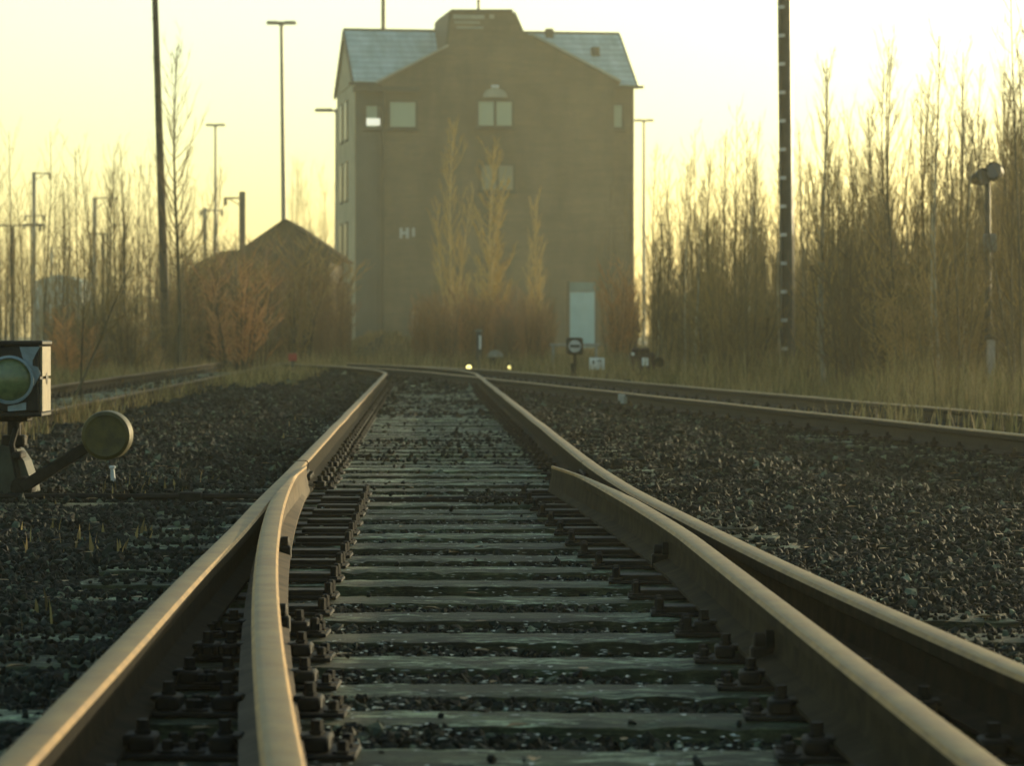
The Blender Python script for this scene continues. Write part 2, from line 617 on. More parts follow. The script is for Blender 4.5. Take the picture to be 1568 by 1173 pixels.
def sleeper_mesh(L, W=.26, H=.16, seed=0):
    rnd = random.Random(seed)
    nx, ny = 60, 5
    mb = MB()
    top, bot = [], []
    for i in range(nx + 1):
        for j in range(ny + 1):
            x = -L / 2 + L * i / nx + (rnd.uniform(-.02, .02) if i in (0, nx) else 0)
            y = -W / 2 + W * j / ny
            e = 0
            if j in (0, ny):
                y += rnd.uniform(-.005, .005); e = -.005 + rnd.uniform(-.002, .001)
            top.append((x, y, e + rnd.uniform(-.0025, .0015) + (-.008 if rnd.random() < .05 and j in (0, ny) else 0)))
    nt_ = len(top)
    fs = []
    q = ny + 1
    for i in range(nx):
        for j in range(ny):
            fs.append((i * q + j, (i + 1) * q + j, (i + 1) * q + j + 1, i * q + j + 1))
    low = []
    ring = [i * q for i in range(nx + 1)] + [nx * q + j for j in range(1, q)] + [i * q + ny for i in range(nx - 1, -1, -1)] + [j for j in range(ny - 1, 0, -1)]
    base = nt_
    for r_ in ring:
        x, y, z = top[r_]
        low.append((x, y, -H))
    m = len(ring)
    for a in range(m):
        b_ = (a + 1) % m
        fs.append((ring[a], base + a, base + b_, ring[b_]))
    fs.append(tuple(base + a for a in range(m)))
    mb.add(top + low, fs)
    return mb.mesh('sleeper', MAT['sleeper'])


SLM = [sleeper_mesh(2.6, .255 + .012 * (i % 3), .16, i) for i in range(5)]
SLL = {}


def chair_mesh(slide=0.0):
    """base plate with clips and screws, rail along local y"""
    mb = MB()
    x0, x1 = -.17, .17 + slide
    mb.box(((x0 + x1) / 2, 0, .006), (x1 - x0, .16, .011), bev=.003)
    for s in ((-1, 1) if slide == 0 else (-1,)):
        mb.box((s * .092, 0, .026), (.05, .10, .03), bev=.006)
        mb.box((s * .069, 0, .036), (.03, .07, .014), bev=.004)
        mb.lathe([(.016, .03), (.016, .048), (.013, .050), (.013, .070)], Matrix.Translation((s * .09, 0, 0)), 6)
        for t in (-1, 1):
            mb.lathe([(.022, .008), (.022, .016), (.012, .018), (.012, .034), (.009, .037)], Matrix.Translation((s * .145, t * .05, 0)), 6)
    if slide:
        mb.box((.14 + slide / 2, 0, .018), (slide, .10, .022), bev=.004)
        for t in (-1, 1):
            mb.lathe([(.022, .008), (.022, .018), (.013, .02), (.013, .05), (.009, .054)], Matrix.Translation((x1 - .025, t * .052, 0)), 6)
    return mb.mesh('rail_chair', MAT['iron'], True)


CH = chair_mesh()
CHS = chair_mesh(.20)

SLEEPERS = []   # (centre x, d, length, angle) footprints for the ballast


def add_sleeper(parent, x, d, ang, L=2.6, rails=(), z=0.0, W=.26):
    if abs(L - 2.6) < .01:
        me = random.choice(SLM)
    else:
        key = round(L, 1)
        if key not in SLL:
            SLL[key] = sleeper_mesh(key, .262, .16, int(key * 10))
        me = SLL[key]
    s = inst(me, 'sleeper', parent, (x, d, z + random.uniform(-.006, .004)), (random.uniform(-.012, .012), random.uniform(-.004, .004), ang + random.uniform(-.006, .006)))
    SLEEPERS.append((x, d, L, ang))
    for (rx, kind, flip) in rails:
        c = inst(CHS if kind else CH, 'rail_chair', s, (rx - x, 0, .001), (0, 0, PI if flip else 0))
    return s


def slope(fx, d):
    return (fx(d + .1) - fx(d - .1)) / .2


# ---- near turnout
turnout = thing('railway_switch', 'rusty railway switch in the foreground with two pairs of rails spreading toward the viewer', 'railway switch')


def b_right(d): return a_right(d) + off(d)
def b_left(d): return a_left(d) + off(d)


def gap(d):
    u = max(0.0, d - 9.8) / (TOE - 9.8)
    return .165 * u ** 1.4


def tl_c(d): return (1, .0352 - off(d) if off(d) < .1 else -1)
def tr_c(d): return (-1, .0352 - off(d) if off(d) < .1 else -1)
def drop(d): return .018 * max(0.0, 1 - (TOE - d) / 1.6) ** 1.2


rail(a_left, 1.2, 15.98, 'stock_rail', turnout, .3)
rail(b_right, 1.2, 15.98, 'stock_rail', turnout, .3)
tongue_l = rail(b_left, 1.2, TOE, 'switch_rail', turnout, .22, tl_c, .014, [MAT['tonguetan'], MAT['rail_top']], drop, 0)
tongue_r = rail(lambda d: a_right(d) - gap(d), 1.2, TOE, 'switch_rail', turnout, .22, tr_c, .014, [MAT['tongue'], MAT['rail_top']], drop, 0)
D0 = 5.96
for i in range(-3, 17):
    d = D0 + .6 * i
    xl, xr = a_left(d), b_right(d)
    L = 2.6 if d > 9.5 else 3.0
    cx = (a_left(d) + a_right(d)) / 2 + (off(d) / 2)
    if i in (15, 16):
        L = 4.4
        cx -= .85
    rr = [(a_left(d), 1 if d > 8 else 0, 0), (b_right(d), 1 if d > 8 else 0, 1)]
    if d < 8.8:
        rr += [(b_left(d), 0, 0), (a_right(d), 0, 0)]
    add_sleeper(turnout, cx, d, -.0285, L, rr)
# studs on the switch rail webs
for (fx, d, s) in ((b_left, 10.9, 1), (b_left, 8.2, 1), (lambda q: a_right(q) - gap(q), 10.5, -1), (lambda q: a_right(q) - gap(q), 7.4, -1)):
    mb = MB()
    M = Matrix.Translation((fx(d) + s * .008, d, .08)) @ Euler((0, s * PI / 2, 0)).to_matrix().to_4x4()
    mb.lathe([(.030, 0), (.030, .020), (.022, .022), (.022, .046), (.016, .05)], M, 10)
    mb.box((fx(d) + s * .03, d, .045), (.07, .06, .05), bev=.006)
    mb.build('bolt', MAT['iron'], tongue_l if s > 0 else tongue_r, True)
# throw rods between the switch stand and the two switch rails
for dd, z in ((14.66, -.030), (15.26, .010)):
    mb = MB()
    mb.tube([(-2.75, dd + .02, z), (-1.35, dd, z), (a_left(dd) + .1, dd, z - .02), (a_right(dd) - .2, dd, z - .01)], .017, 8)
    mb.box((-1.6, dd, z), (.12, .05, .05), bev=.008)
    mb.box((-.9, dd, z - .02), (.10, .05, .05), bev=.008)
    mb.build('throw_rod', MAT['iron'], turnout, True)
# joints at the toe end
for fx in (a_left, a_right):
    mb = MB()
    for s in (-1, 1):
        mb.box((fx(16.0) + s * .021, 16.0, RZ + .068), (.022, .56, .05), bev=.006, rot=(0, 0, .0285))
        for k in (-.2, -.07, .07, .2):
            mb.lathe([(.016, 0), (.016, .02), (.010, .024)], Matrix.Translation((fx(16.0 + k) + s * .032, 16.0 + k, RZ + .068)) @ Euler((0, s * PI / 2, 0)).to_matrix().to_4x4(), 6)
    mb.build('fishplate', MAT['iron'], turnout, True)

# ---- plain track beyond
track = thing('railway_track', 'straight track running from the switch to the far bend before the brown building', 'railway track')
rail(a_left, 16.0, 67, 'rail', track, .5)
rail(a_right, 16.0, 67, 'rail', track, .5)
d = D0 + .6 * 17
while d < 51:
    cx = (a_left(d) + a_right(d)) / 2
    add_sleeper(track, cx, d, -.0285, 2.6, [(a_left(d), 0, 0), (a_right(d), 0, 0)])
    d += .6

# ---- right-hand track
rtrack = thing('railway_track', 'rusty track crossing in from the right edge, with grass behind it', 'railway track')
rail(c_left, 9, 66, 'rail', rtrack, .5, mats_=[MAT['iron'], MAT['rail_top']])
rail(c_right, 9, 67, 'rail', rtrack, .5, mats_=[MAT['iron'], MAT['rail_top']])
d = 12.0
while d < 66:
    a = math.atan(slope(c_left, d))
    cx = (c_left(d) + c_right(d)) / 2
    add_sleeper(rtrack, cx, d, -math.atan(-slope(c_left, d)), 2.6, ())
    s = bpy.data.objects[-1] if False else None
    d += .62
for s in kids(rtrack):
    if s.name.startswith('sleeper'):
        for q in (-.755, .755):
            inst(CH, 'rail_chair', s, (q, 0, .001))
mb = MB()
mb.box((c_left(34.4) - .03, 34.4, .075), (.05, .34, .13), rot=(0, 0, .147), bev=.01)
mb.box((c_left(34.4), 34.4, .002), (.34, .30, .02), rot=(0, 0, .147), bev=.004)
j = mb.build('rail_joint', MAT['concrete'], rtrack)
j['label'] = 'pale painted rail joint'

# ---- left-hand track
ltrack = thing('railway_track', 'brown overgrown track behind the switch lantern, left of the ballast', 'railway track')
rail(d_left, 16, 78, 'rail', ltrack, .6, None, -.02, [MAT['rust'], MAT['oldrail']])
rail(d_right, 16, 78, 'rail', ltrack, .6, None, -.02, [MAT['rust'], MAT['oldrail']])
d = 20.0
while d < 66:
    cx = (d_left(d) + d_right(d)) / 2
    add_sleeper(ltrack, cx, d, -.027, 2.6, [(d_left(d), 0, 0), (d_right(d), 0, 0)], -.02)
    d += .64


# ------------------------------------------------------------------ ground
def smooth01(a, b, x):
    t = np.clip((x - a) / (b - a), 0, 1)
    return t * t * (3 - 2 * t)


def vnoise(x, y, s, seed=0):
    """cheap smooth value noise"""
    x = np.asarray(x) / s + seed * 17.3; y = np.asarray(y) / s + seed * 9.1
    xi, yi = np.floor(x), np.floor(y)
    fx_, fy_ = x - xi, y - yi
    fx_ = fx_ * fx_ * (3 - 2 * fx_); fy_ = fy_ * fy_ * (3 - 2 * fy_)

    def h(a, b):
        t = np.sin(a * 127.1 + b * 311.7 + seed * 74.7) * 43758.5453
        return t - np.floor(t)
    return (h(xi, yi) * (1 - fx_) + h(xi + 1, yi) * fx_) * (1 - fy_) + (h(xi, yi + 1) * (1 - fx_) + h(xi + 1, yi + 1) * fx_) * fy_


v_al, v_ar, v_cl, v_dr = np.vectorize(a_left), np.vectorize(a_right), np.vectorize(c_left), np.vectorize(d_right)
v_off = np.vectorize(off)


def level(x, d):
    """top of the ballast"""
    al, br = v_al(d), v_ar(d) + v_off(d)
    inA = smooth01(-.16, .02, x - al) * smooth01(-.16, .02, br - x)
    cl = v_cl(d)
    inC = smooth01(-.25, .05, x - cl) * smooth01(-.25, .05, cl + 1.515 - x)
    dr = v_dr(d)
    inD = smooth01(-.2, .05, x - dr + 1.5) * smooth01(-.2, .05, dr - x)
    base = -.005 + .05 * (vnoise(x, d, 1.3, 1) - .5) + .03 * (vnoise(x, d, .45, 2) - .5)
    inn = np.clip(inA * .034 + inC * .05 + inD * .05, 0, .12)
    far = smooth01(16, 24, d) * inA * .004
    # shoulder falls away to the right of the right-hand track
    base = base - .10 * smooth01(cl + 2.5, cl + 3.6, x) - .05 * smooth01(0, 1.2, cl - .2 - x) * smooth01(0, 1.2, x - br - .9)
    return base - inn + far


xs = np.arange(-11, 11.01, .14); ys = np.arange(1.0, 72, .16)
GX, GY = np.meshgrid(xs, ys)
GZ = level(GX, GY) - .028 + .02 * (RNG.random(GX.shape) - .5)
nx_, ny_ = len(xs), len(ys)
V = np.stack([GX.ravel(), GY.ravel(), GZ.ravel()], 1)
ii, jj = np.meshgrid(np.arange(ny_ - 1), np.arange(nx_ - 1), indexing='ij')
a0 = (ii * nx_ + jj).ravel()
FQ = np.stack([a0, a0 + 1, a0 + nx_ + 1, a0 + nx_], 1)
bed = np_mesh('gravel_bed', V, FQ, MAT['bed'])
tag(bed, kind='structure')

mb = MB()
mb.add([(-600, -60, -.20), (600, -60, -.20), (600, 800, -.20), (-600, 800, -.20)], [(0, 1, 2, 3)])
g = mb.build('ground', MAT['earth']); tag(g, kind='structure')


# loose stones
PHI = (1 + 5 ** .5) / 2
ICO = np.array([(-1, PHI, 0), (1, PHI, 0), (-1, -PHI, 0), (1, -PHI, 0), (0, -1, PHI), (0, 1, PHI), (0, -1, -PHI), (0, 1, -PHI),
                (PHI, 0, -1), (PHI, 0, 1), (-PHI, 0, -1), (-PHI, 0, 1)]) / math.sqrt(1 + PHI * PHI)
ICF = np.array([(0, 11, 5), (0, 5, 1), (0, 1, 7), (0, 7, 10), (0, 10, 11), (1, 5, 9), (5, 11, 4), (11, 10, 2), (10, 7, 6), (7, 1, 8),
                (3, 9, 4), (3, 4, 2), (3, 2, 6), (3, 6, 8), (3, 8, 9), (4, 9, 5), (2, 4, 11), (6, 2, 10), (8, 6, 7), (9, 8, 1)])


def rand_rot(n):
    q = RNG.normal(size=(n, 4)); q /= np.linalg.norm(q, axis=1)[:, None]
    w, x, y, z = q.T
    return np.stack([np.stack([1 - 2 * (y * y + z * z), 2 * (x * y - z * w), 2 * (x * z + y * w)], -1),
                     np.stack([2 * (x * y + z * w), 1 - 2 * (x * x + z * z), 2 * (y * z - x * w)], -1),
                     np.stack([2 * (x * z - y * w), 2 * (y * z + x * w), 1 - 2 * (x * x + y * y)], -1)], 1)


OCT = np.array([(1, 0, 0), (-1, 0, 0), (0, 1, 0), (0, -1, 0), (0, 0, 1), (0, 0, -1)], float) * 1.12
OCF = np.array([(0, 2, 4), (2, 1, 4), (1, 3, 4), (3, 0, 4), (2, 0, 5), (1, 2, 5), (3, 1, 5), (0, 3, 5)])


def stones(name, P, rad, mat='stone'):
    vs, fs, o = [], [], 0
    for sel, BV, BF in ((P[:, 1] < 15, ICO, ICF), (P[:, 1] >= 15, OCT, OCF)):
        p, r_ = P[sel], rad[sel]
        n, k = len(p), len(BV)
        base = BV[None] * (1 + RNG.uniform(-.36, .30, (n, k, 1)))
        base = base * (r_[:, None, None] * RNG.uniform(.55, 1.25, (n, 1, 3)))
        v = np.einsum('nij,nkj->nki', rand_rot(n), base)
        v += p[:, None, :]
        vs.append(v.reshape(-1, 3)); fs.append((BF[None] + (np.arange(n) * k)[:, None, None]).reshape(-1, 3) + o)
        o += n * k
    return np_mesh(name, np.concatenate(vs), np.concatenate(fs), MAT[mat])


PTS, RAD = [], []
for (d0, d1, s) in ((3.2, 7.0, .028), (7.0, 11.0, .030), (11.0, 18.0, .036), (18, 30, .050), (30, 44, .075), (44, 62, .12)):
    hw = .168 * d1 + 1.3
    gx_, gy_ = np.meshgrid(np.arange(-hw, hw, s), np.arange(d0, d1, s))
    x = gx_.ravel() + RNG.uniform(-.6, .6, gx_.size) * s; y = gy_.ravel() + RNG.uniform(-.6, .6, gx_.size) * s
    keep = np.abs(x) < .168 * y + 1.2
    cl = v_cl(np.clip(y, 9, 66))
    keep &= x < cl + 2.6
    keep &= x > -3.5 - .012 * y + .7 * (vnoise(x, y, 1.5, 4) - .5)
    keep |= (np.abs(x - (v_dr(y) - .75)) < 1.3) & (RNG.random(x.size) < .35) & (y < 60)
    x, y = x[keep], y[keep]
    z = level(x, y)
    r_ = s * RNG.uniform(.30, .62, x.size) * (1 + .35 * (RNG.random(x.size) > .93))
    # keep the rails' feet and most of the sleeper tops clear
    for fx in (a_left, b_right, b_left, lambda q: a_right(q) - gap(q), c_left, c_right):
        fv = np.vectorize(fx)(y)
        ok = np.abs(x - fv) > .085
        if fx in (b_left,) or fx not in (a_left, b_right, c_left, c_right):
            ok |= y > TOE
        x, y, z, r_ = x[ok], y[ok], z[ok], r_[ok]
    ok = np.ones(x.size, bool)
    for (sx, sd, L, an) in SLEEPERS:
        near = np.where(np.abs(y - sd) < .7)[0]
        if near.size == 0:
            continue
        dx, dy = x[near] - sx, y[near] - sd
        lx = dx * math.cos(an) + dy * math.sin(an); ly = -dx * math.sin(an) + dy * math.cos(an)
        ins = (np.abs(lx) < L / 2 - .02) & (np.abs(ly) < .125)
        dirty = .0015 + (.30 if sd > 10 else .02) * (vnoise(x[near], y[near], 2.6, 6) > .84)
        if sd > 15.8: dirty = np.maximum(dirty, (.34 if 19.5 < sd < 25.5 else .05) * (vnoise(x[near], y[near], 1.1, 9) > .35))
        outside = np.abs(lx) > .98
        dirty = np.where(outside, .80 if sd > 12 else .72, dirty)
        kill = ins & (RNG.random(near.size) > dirty)
        ok[near[kill]] = False
        lift = near[ins & ~kill]
        z[lift] = np.maximum(z[lift], r_[lift] * .3)
        r_[lift] *= .7
    x, y, z, r_ = x[ok], y[ok], z[ok], r_[ok]
    PTS.append(np.stack([x, y, z + r_ * RNG.uniform(-.35, .35, x.size)], 1)); RAD.append(r_)
PTS, RAD = np.concatenate(PTS), np.concatenate(RAD)
bal = stones('ballast', PTS, RAD)
tag(bal, kind='stuff')
# larger, frost-dusted stones lying in the spaces between the sleepers
n_ = 7000
y = 4.4 + 26 * RNG.random(n_) ** 1.5
lo_, hi_ = v_al(y) + .10, v_ar(y) + v_off(y) - .10
x = lo_ + (hi_ - lo_) * RNG.random(n_)
ph_ = ((y - D0) / .6) % 1.0
ok = (ph_ > .26) & (ph_ < .74) & (vnoise(x, y, .8, 51) > .30)
for fx in (b_left, lambda q: a_right(q) - gap(q)):
    ok &= (np.abs(x - np.vectorize(fx)(y)) > .10) | (y > TOE)
x, y = x[ok], y[ok]
r_ = RNG.uniform(.008, .024, x.size)
fg = stones('frosted_gravel', np.stack([x, y, level(x, y) - .012 + r_ * RNG.uniform(0, .7, x.size)], 1), r_, 'palestone')
tag(fg, kind='stuff')


# frosted leaves and scraps lying between the rails
def leaves(name, n, fpos, mat, smin, smax):
    P = fpos(n)
    a = RNG.uniform(0, 2 * PI, n); s = RNG.uniform(smin, smax, n)
    cu = RNG.uniform(.1, .6, n)
    loc = np.array([(-1, 0, .0), (-.3, -.5, 0.0), (.5, -.42, 0), (1, 0, 0), (.5, .42, 0), (-.3, .5, 0)])
    v = loc[None] * s[:, None, None]
    v[:, :, 2] = np.abs(loc[None, :, 1]) * s[:, None] * cu[:, None] * 1.6 + (loc[None, :, 0] ** 2) * s[:, None] * cu[:, None] * .5
    ca, sa = np.cos(a)[:, None], np.sin(a)[:, None]
    X = v[:, :, 0] * ca - v[:, :, 1] * sa; Y = v[:, :, 0] * sa + v[:, :, 1] * ca
    v = np.stack([X, Y, v[:, :, 2]], -1) + P[:, None, :]
    f0 = np.array([(0, 1, 4, 5), (1, 2, 3, 4)])
    f0 = np.array([(0, 1, 2, 3), (0, 3, 4, 5)])
    f = (f0[None] + (np.arange(n) * 6)[:, None, None]).reshape(-1, 4)
    return np_mesh(name, v.reshape(-1, 3), f, mat)


def lp(n):
    y = 4.6 + 26 * RNG.random(n) ** 1.25
    x = np.vectorize(a_left)(y) + .15 + RNG.uniform(.0, 1.2, n)
    k = vnoise(x, y, .5, 41) + .4 * vnoise(x, y, .17, 42); ok = np.argsort(-k + .35 * RNG.random(n))[:n]
    y = np.where(k < .62, y + RNG.uniform(-.3, .3, n), y)
    return np.stack([x, y, np.maximum(level(x, y) + .02, RNG.choice([.004, -.02, -.04], n))], 1)


def lp2(n):
    y = RNG.uniform(4.6, 40, n)
    x = RNG.uniform(-1, 1, n) * (.168 * y + .4)
    return np.stack([x, y, level(x, y) + .03], 1)


tag(leaves('fallen_leaves', 5200, lp, MAT['leaf'], .003, .015), kind='stuff')
tag(leaves('leaf_litter', 500, lp2, MAT['brownleaf'], .014, .034), kind='stuff')


# grass
def grass(name, P, h, w=.006, lean=.35):
    n = len(P)
    a = RNG.uniform(0, 2 * PI, n)
    la = RNG.uniform(0, 2 * PI, n); lm = RNG.uniform(0, lean, n) * h
    wv = np.stack([np.cos(a), np.sin(a), np.zeros(n)], 1) * (w * RNG.uniform(.6, 1.4, n))[:, None]
    lv = np.stack([np.cos(la) * lm, np.sin(la) * lm, np.zeros(n)], 1)
    up = np.array([0, 0, 1.0])
    v0, v1 = P - wv, P + wv
    m = P + lv * .35 + up * (h * .6)[:, None]
    v2, v3 = m + wv * .7, m - wv * .7
    v4 = P + lv + up * h[:, None]
    v = np.stack([v0, v1, v2, v3, v4, v4], 1)
    f0 = np.array([(0, 1, 2), (0, 2, 3), (3, 2, 4)])
    v = v[:, :5]
    f = (f0[None] + (np.arange(n) * 5)[:, None, None]).reshape(-1, 3)
    return np_mesh(name, v.reshape(-1, 3), f, MAT['grass'])


def gpts(n, fx0, fx1, d0, d1, z=-.2, clump=1.2, thr=.35, seed=3):
    y = RNG.uniform(d0, d1, n); lo, hi = fx0(y), fx1(y)
    x = lo + (hi - lo) * RNG.random(n)
    k = vnoise(x, y, clump, seed) + .5 * vnoise(x, y, clump * .3, seed + 1)
    ok = k > thr + .35
    return x[ok], y[ok], k[ok]


GP, GH = [], []
x, y, k = gpts(70000, lambda q: v_cl(q) + 2.75, lambda q: np.maximum(v_cl(q) + 9.5, .17 * q + 1.5), 22, 66, seed=3)
edge = smooth01(2.6, 4.5, x - v_cl(y))
GP.append(np.stack([x, y, np.full(x.size, -.2)], 1)); GH.append((.12 + .42 * edge) * RNG.uniform(.35, 1.3, x.size) * np.clip(vnoise(x, y, .9, 31) * 1.5 + .1, .25, 1.5))
# tufts within the right-hand track
for (tx, ty, n_, hh, sp) in ((3.95, 24.0, 260, .42, .30), (3.3, 26.8, 200, .40, .25), (4.6, 22.0, 120, .3, .2), (2.9, 31.0, 80, .2, .25)):
    P = np.stack([RNG.normal(tx, sp, n_), RNG.normal(ty, sp * 2, n_), np.full(n_, -.08)], 1)
    GP.append(P); GH.append(RNG.uniform(.4, 1, n_) * hh)
# left strip around the overgrown track
x, y, k = gpts(45000, lambda q: -.17 * q - 1.5, lambda q: v_dr(q) + .35, 22, 75, seed=8)
on = np.abs(x - (v_dr(y) - .75)) < .72
GP.append(np.stack([x, y, np.full(x.size, -.18)], 1)); GH.append(np.where(on, .15, .36) * RNG.uniform(.5, 1.3, x.size))
x, y, k = gpts(4500, lambda q: v_dr(q) + .1, lambda q: v_dr(q) + 1.4, 46, 72, seed=9, thr=.42)
GP.append(np.stack([x, y, np.full(x.size, -.1)], 1)); GH.append(.30 * RNG.uniform(.5, 1.3, x.size))
# ground beyond the bend, up to the building
x, y, k = gpts(70000, lambda q: -.17 * q - 1, lambda q: .17 * q + 1, 70, 136, seed=12, thr=.2)
GP.append(np.stack([x, y, np.full(x.size, -.2)], 1)); GH.append(.55 * RNG.uniform(.4, 1.25, x.size))
# near sparse weeds
x, y, k = gpts(900, lambda q: -.16 * q, lambda q: v_al(q) - .4, 6, 30, seed=21, thr=.62, clump=.8)
GP.append(np.stack([x, y, level(x, y) - .02], 1)); GH.append(.07 * RNG.uniform(.4, 1.5, x.size))
tag(grass('grass', np.concatenate(GP), np.concatenate(GH), .007), kind='stuff')

# grassy mound beside the building
mnx, mny = gx(588, 92), 92
mb = MB()
vs, fs = [], []
for i in range(13):
    for k in range(32):
        r_ = i / 12; a = 2 * PI * k / 32
        hgt = .88 * (math.cos(r_ * PI) * .5 + .5) * (1 + .18 * math.sin(3 * a + 2 * r_)) - .22
        vs.append((mnx + math.cos(a) * r_ * 2.6, mny + math.sin(a) * r_ * 4.0, hgt))
for i in range(12):
    for k in range(32):
        k2 = (k + 1) % 32
        fs.append((i * 32 + k, (i + 1) * 32 + k, (i + 1) * 32 + k2, i * 32 + k2))
mb.add(vs, fs)
tag(mb.build('hill', MAT['earth'], None, True), kind='structure')
n_ = 9000
rr_ = np.sqrt(RNG.random(n_)); aa = RNG.uniform(0, 2 * PI, n_)
zz = .88 * (np.cos(rr_ * PI) * .5 + .5) - .24
tag(grass('grass', np.stack([mnx + np.cos(aa) * rr_ * 2.6, mny + np.sin(aa) * rr_ * 4, zz], 1), RNG.uniform(.12, .4, n_), .010), kind='stuff')


# ------------------------------------------------------------------ bare trees
def sapling_meshes(name, H, seed, nb=34, spread=.32, r0=.028, blen=.20, tw=5, first=.18, lean=.03, bark='bark', twig='twig', twr=.0032, up=.55, extra=0):
    """tapered trunk and a crown of rising bare branches with side twigs"""
    rnd = random.Random(seed)
    tr, cr = MB(), MB()
    n = 9
    ph, ph2 = rnd.uniform(0, 6), rnd.uniform(0, 6)

    def spine(t):
        return Vector((lean * H * t + .018 * H * math.sin(t * 4.2 + ph) * t, .018 * H * math.sin(t * 3.6 + ph2) * t, H * t))
    stems = [(Vector((0, 0, 0)), 1.0, Vector((0, 0, 0)), nb)]
    for e_ in range(extra):
        a_ = rnd.uniform(0, 6.28)
        stems.append((Vector((math.cos(a_), math.sin(a_), 0)) * .06, rnd.uniform(.6, .85), Vector((math.cos(a_), math.sin(a_), 0)) * rnd.uniform(.05, .12) * H, int(nb * .55)))
    for (o_, hs_, ln_, nbs) in stems:
        def sp(t):
            q_ = spine(t)
            return o_ + Vector((q_.x, q_.y, q_.z * hs_)) + ln_ * t
        tr.tube([sp(i / n) for i in range(n + 1)], [(r0 * (1 - .86 * i / n)) * (.6 + .4 * hs_) * (1 if hs_ == 1 else .75) + .002 for i in range(n + 1)], 6)
        for b in range(nbs):
            t = first + (1 - first) * ((b + rnd.random()) / nbs) ** .85 * .97
            p = sp(t)
            a = b * 2.4 + rnd.uniform(-.6, .6)
            L = H * hs_ * blen * (1.10 - .78 * t) * rnd.uniform(.5, 1.45)
            ou = Vector((math.cos(a), math.sin(a), 0))
            e = spread * rnd.uniform(.6, 1.4)
            pts = []
            m = 4
            for i in range(m + 1):
                q = i / m
                out = L * e * (q + .25 * math.sin(q * 2.2))
                pts.append(p + ou * out + Vector((rnd.uniform(-.02, .02) * L, rnd.uniform(-.02, .02) * L, L * (up * q + (1 - up) * q * q))))
            rb = max(r0 * (1 - .86 * t) * .45, twr * 1.2)
            cr.tube(pts, [rb * (1 - .75 * i / m) + twr * .35 for i in range(m + 1)], 4, cap=False)
            for k in range(max(2, int(tw * (1.25 - .6 * t) + rnd.random()))):
                q = rnd.uniform(.2, .98)
                i = min(int(q * m), m - 1)
                s = pts[i].lerp(pts[i + 1], q * m - i)
                a2 = a + rnd.uniform(-1.6, 1.6)
                l2 = L * rnd.uniform(.22, .5)
                o2 = Vector((math.cos(a2), math.sin(a2), 0))
                mid = s + o2 * l2 * .28 + Vector((0, 0, l2 * .5))
                end = s + o2 * l2 * .46 + Vector((rnd.uniform(-.1, .1) * l2, rnd.uniform(-.1, .1) * l2, l2 * 1.0))
                cr.tube([s, mid, end], [twr, twr * .8, twr * .4], 3, cap=False)
                if rnd.random() < .6:
                    e3 = mid + o2 * l2 * .3 + Vector((rnd.uniform(-.2, .2) * l2, rnd.uniform(-.2, .2) * l2, l2 * .35))
                    cr.tube([mid, e3], [twr * .7, twr * .35], 3, cap=False)
    return tr.mesh(name + '_trunk', MAT[bark], True), cr.mesh(name + '_crown', MAT[twig], True)


def plant_tree(name, label, cat, meshes, loc, rz=0.0, sc=1.0, group=None, tilt=(0, 0)):
    o = thing(name, label, cat, loc, rz, group)
    o.rotation_euler = (tilt[0], tilt[1], rz)
    o.scale = (sc, sc, sc) if not isinstance(sc, tuple) else sc
    inst(meshes[0], 'trunk', o); inst(meshes[1], 'crown', o)
    return o


PR = [sapling_meshes('sapling', 5.0, 40 + i, nb=24 + 2 * i, spread=.26 + .07 * (i % 4), r0=.017 + .004 * (i % 3), tw=7, first=.06 + .06 * (i % 3), blen=.15 + .045 * (i % 3), twr=.0028, lean=.02 * (i % 3 - 1), extra=1 + i % 3) for i in range(9)]
PW = [sapling_meshes('pale_sapling', 5.0, 180 + i, nb=30, spread=.25 + .04 * i, r0=.026, tw=4, first=.2, blen=.17, twr=.0032, lean=.02 * (i - .5), bark='white_bark') for i in range(2)]
PS = [sapling_meshes('thin_sapling', 5.0, 140 + i, nb=20 + 2 * i, spread=.34 + .05 * i, r0=.024, tw=3, first=.22, blen=.24, twr=.0034, lean=.015 * (i - 1)) for i in range(4)]


def shrub_meshes(seed, H=2.0, stems=16, twig='twig'):
    rnd = random.Random(seed)
    st, cr = MB(), MB()
    for s in range(stems):
        a = rnd.uniform(0, 2 * PI); r_ = rnd.uniform(0, .32)
        L = H * rnd.uniform(.55, 1.1)
        o = Vector((math.cos(a) * r_, math.sin(a) * r_, -.05))
        ln = rnd.uniform(.02, .17)
        pts = [o + Vector((math.cos(a) * ln * L * q ** 1.3 + rnd.uniform(-.03, .03), math.sin(a) * ln * L * q ** 1.3 + rnd.uniform(-.03, .03), L * q)) for q in (0, .25, .5, .75, 1)]
        st.tube(pts, [.012, .010, .008, .006, .002], 4, cap=False)
        for k in range(17):
            q = rnd.uniform(.15, .97)
            i = min(int(q * 4), 3)
            p = pts[i].lerp(pts[i + 1], q * 4 - i)
            a2 = rnd.uniform(0, 2 * PI); l2 = L * rnd.uniform(.10, .26)
            o2 = Vector((math.cos(a2), math.sin(a2), 0))
            mid = p + o2 * l2 * .35 + Vector((0, 0, l2 * .45))
            cr.tube([p, mid, mid + o2 * l2 * .2 + Vector((0, 0, l2 * .5))], [.0052, .0045, .002], 3, cap=False)
            for _ in range(2):
                a3 = a2 + rnd.uniform(-1.5, 1.5)
                cr.tube([mid, mid + Vector((math.cos(a3) * l2 * .35, math.sin(a3) * l2 * .35, l2 * rnd.uniform(.1, .5)))], [.004, .002], 3, cap=False)
    return st.mesh('shrub_stems', MAT['bark'], True), cr.mesh('shrub_crown', MAT[twig], True)


SHR = [shrub_meshes(70 + i) for i in range(4)]
SHRR = [shrub_meshes(80 + i, 1.9, 18, 'redtwig') for i in range(3)]


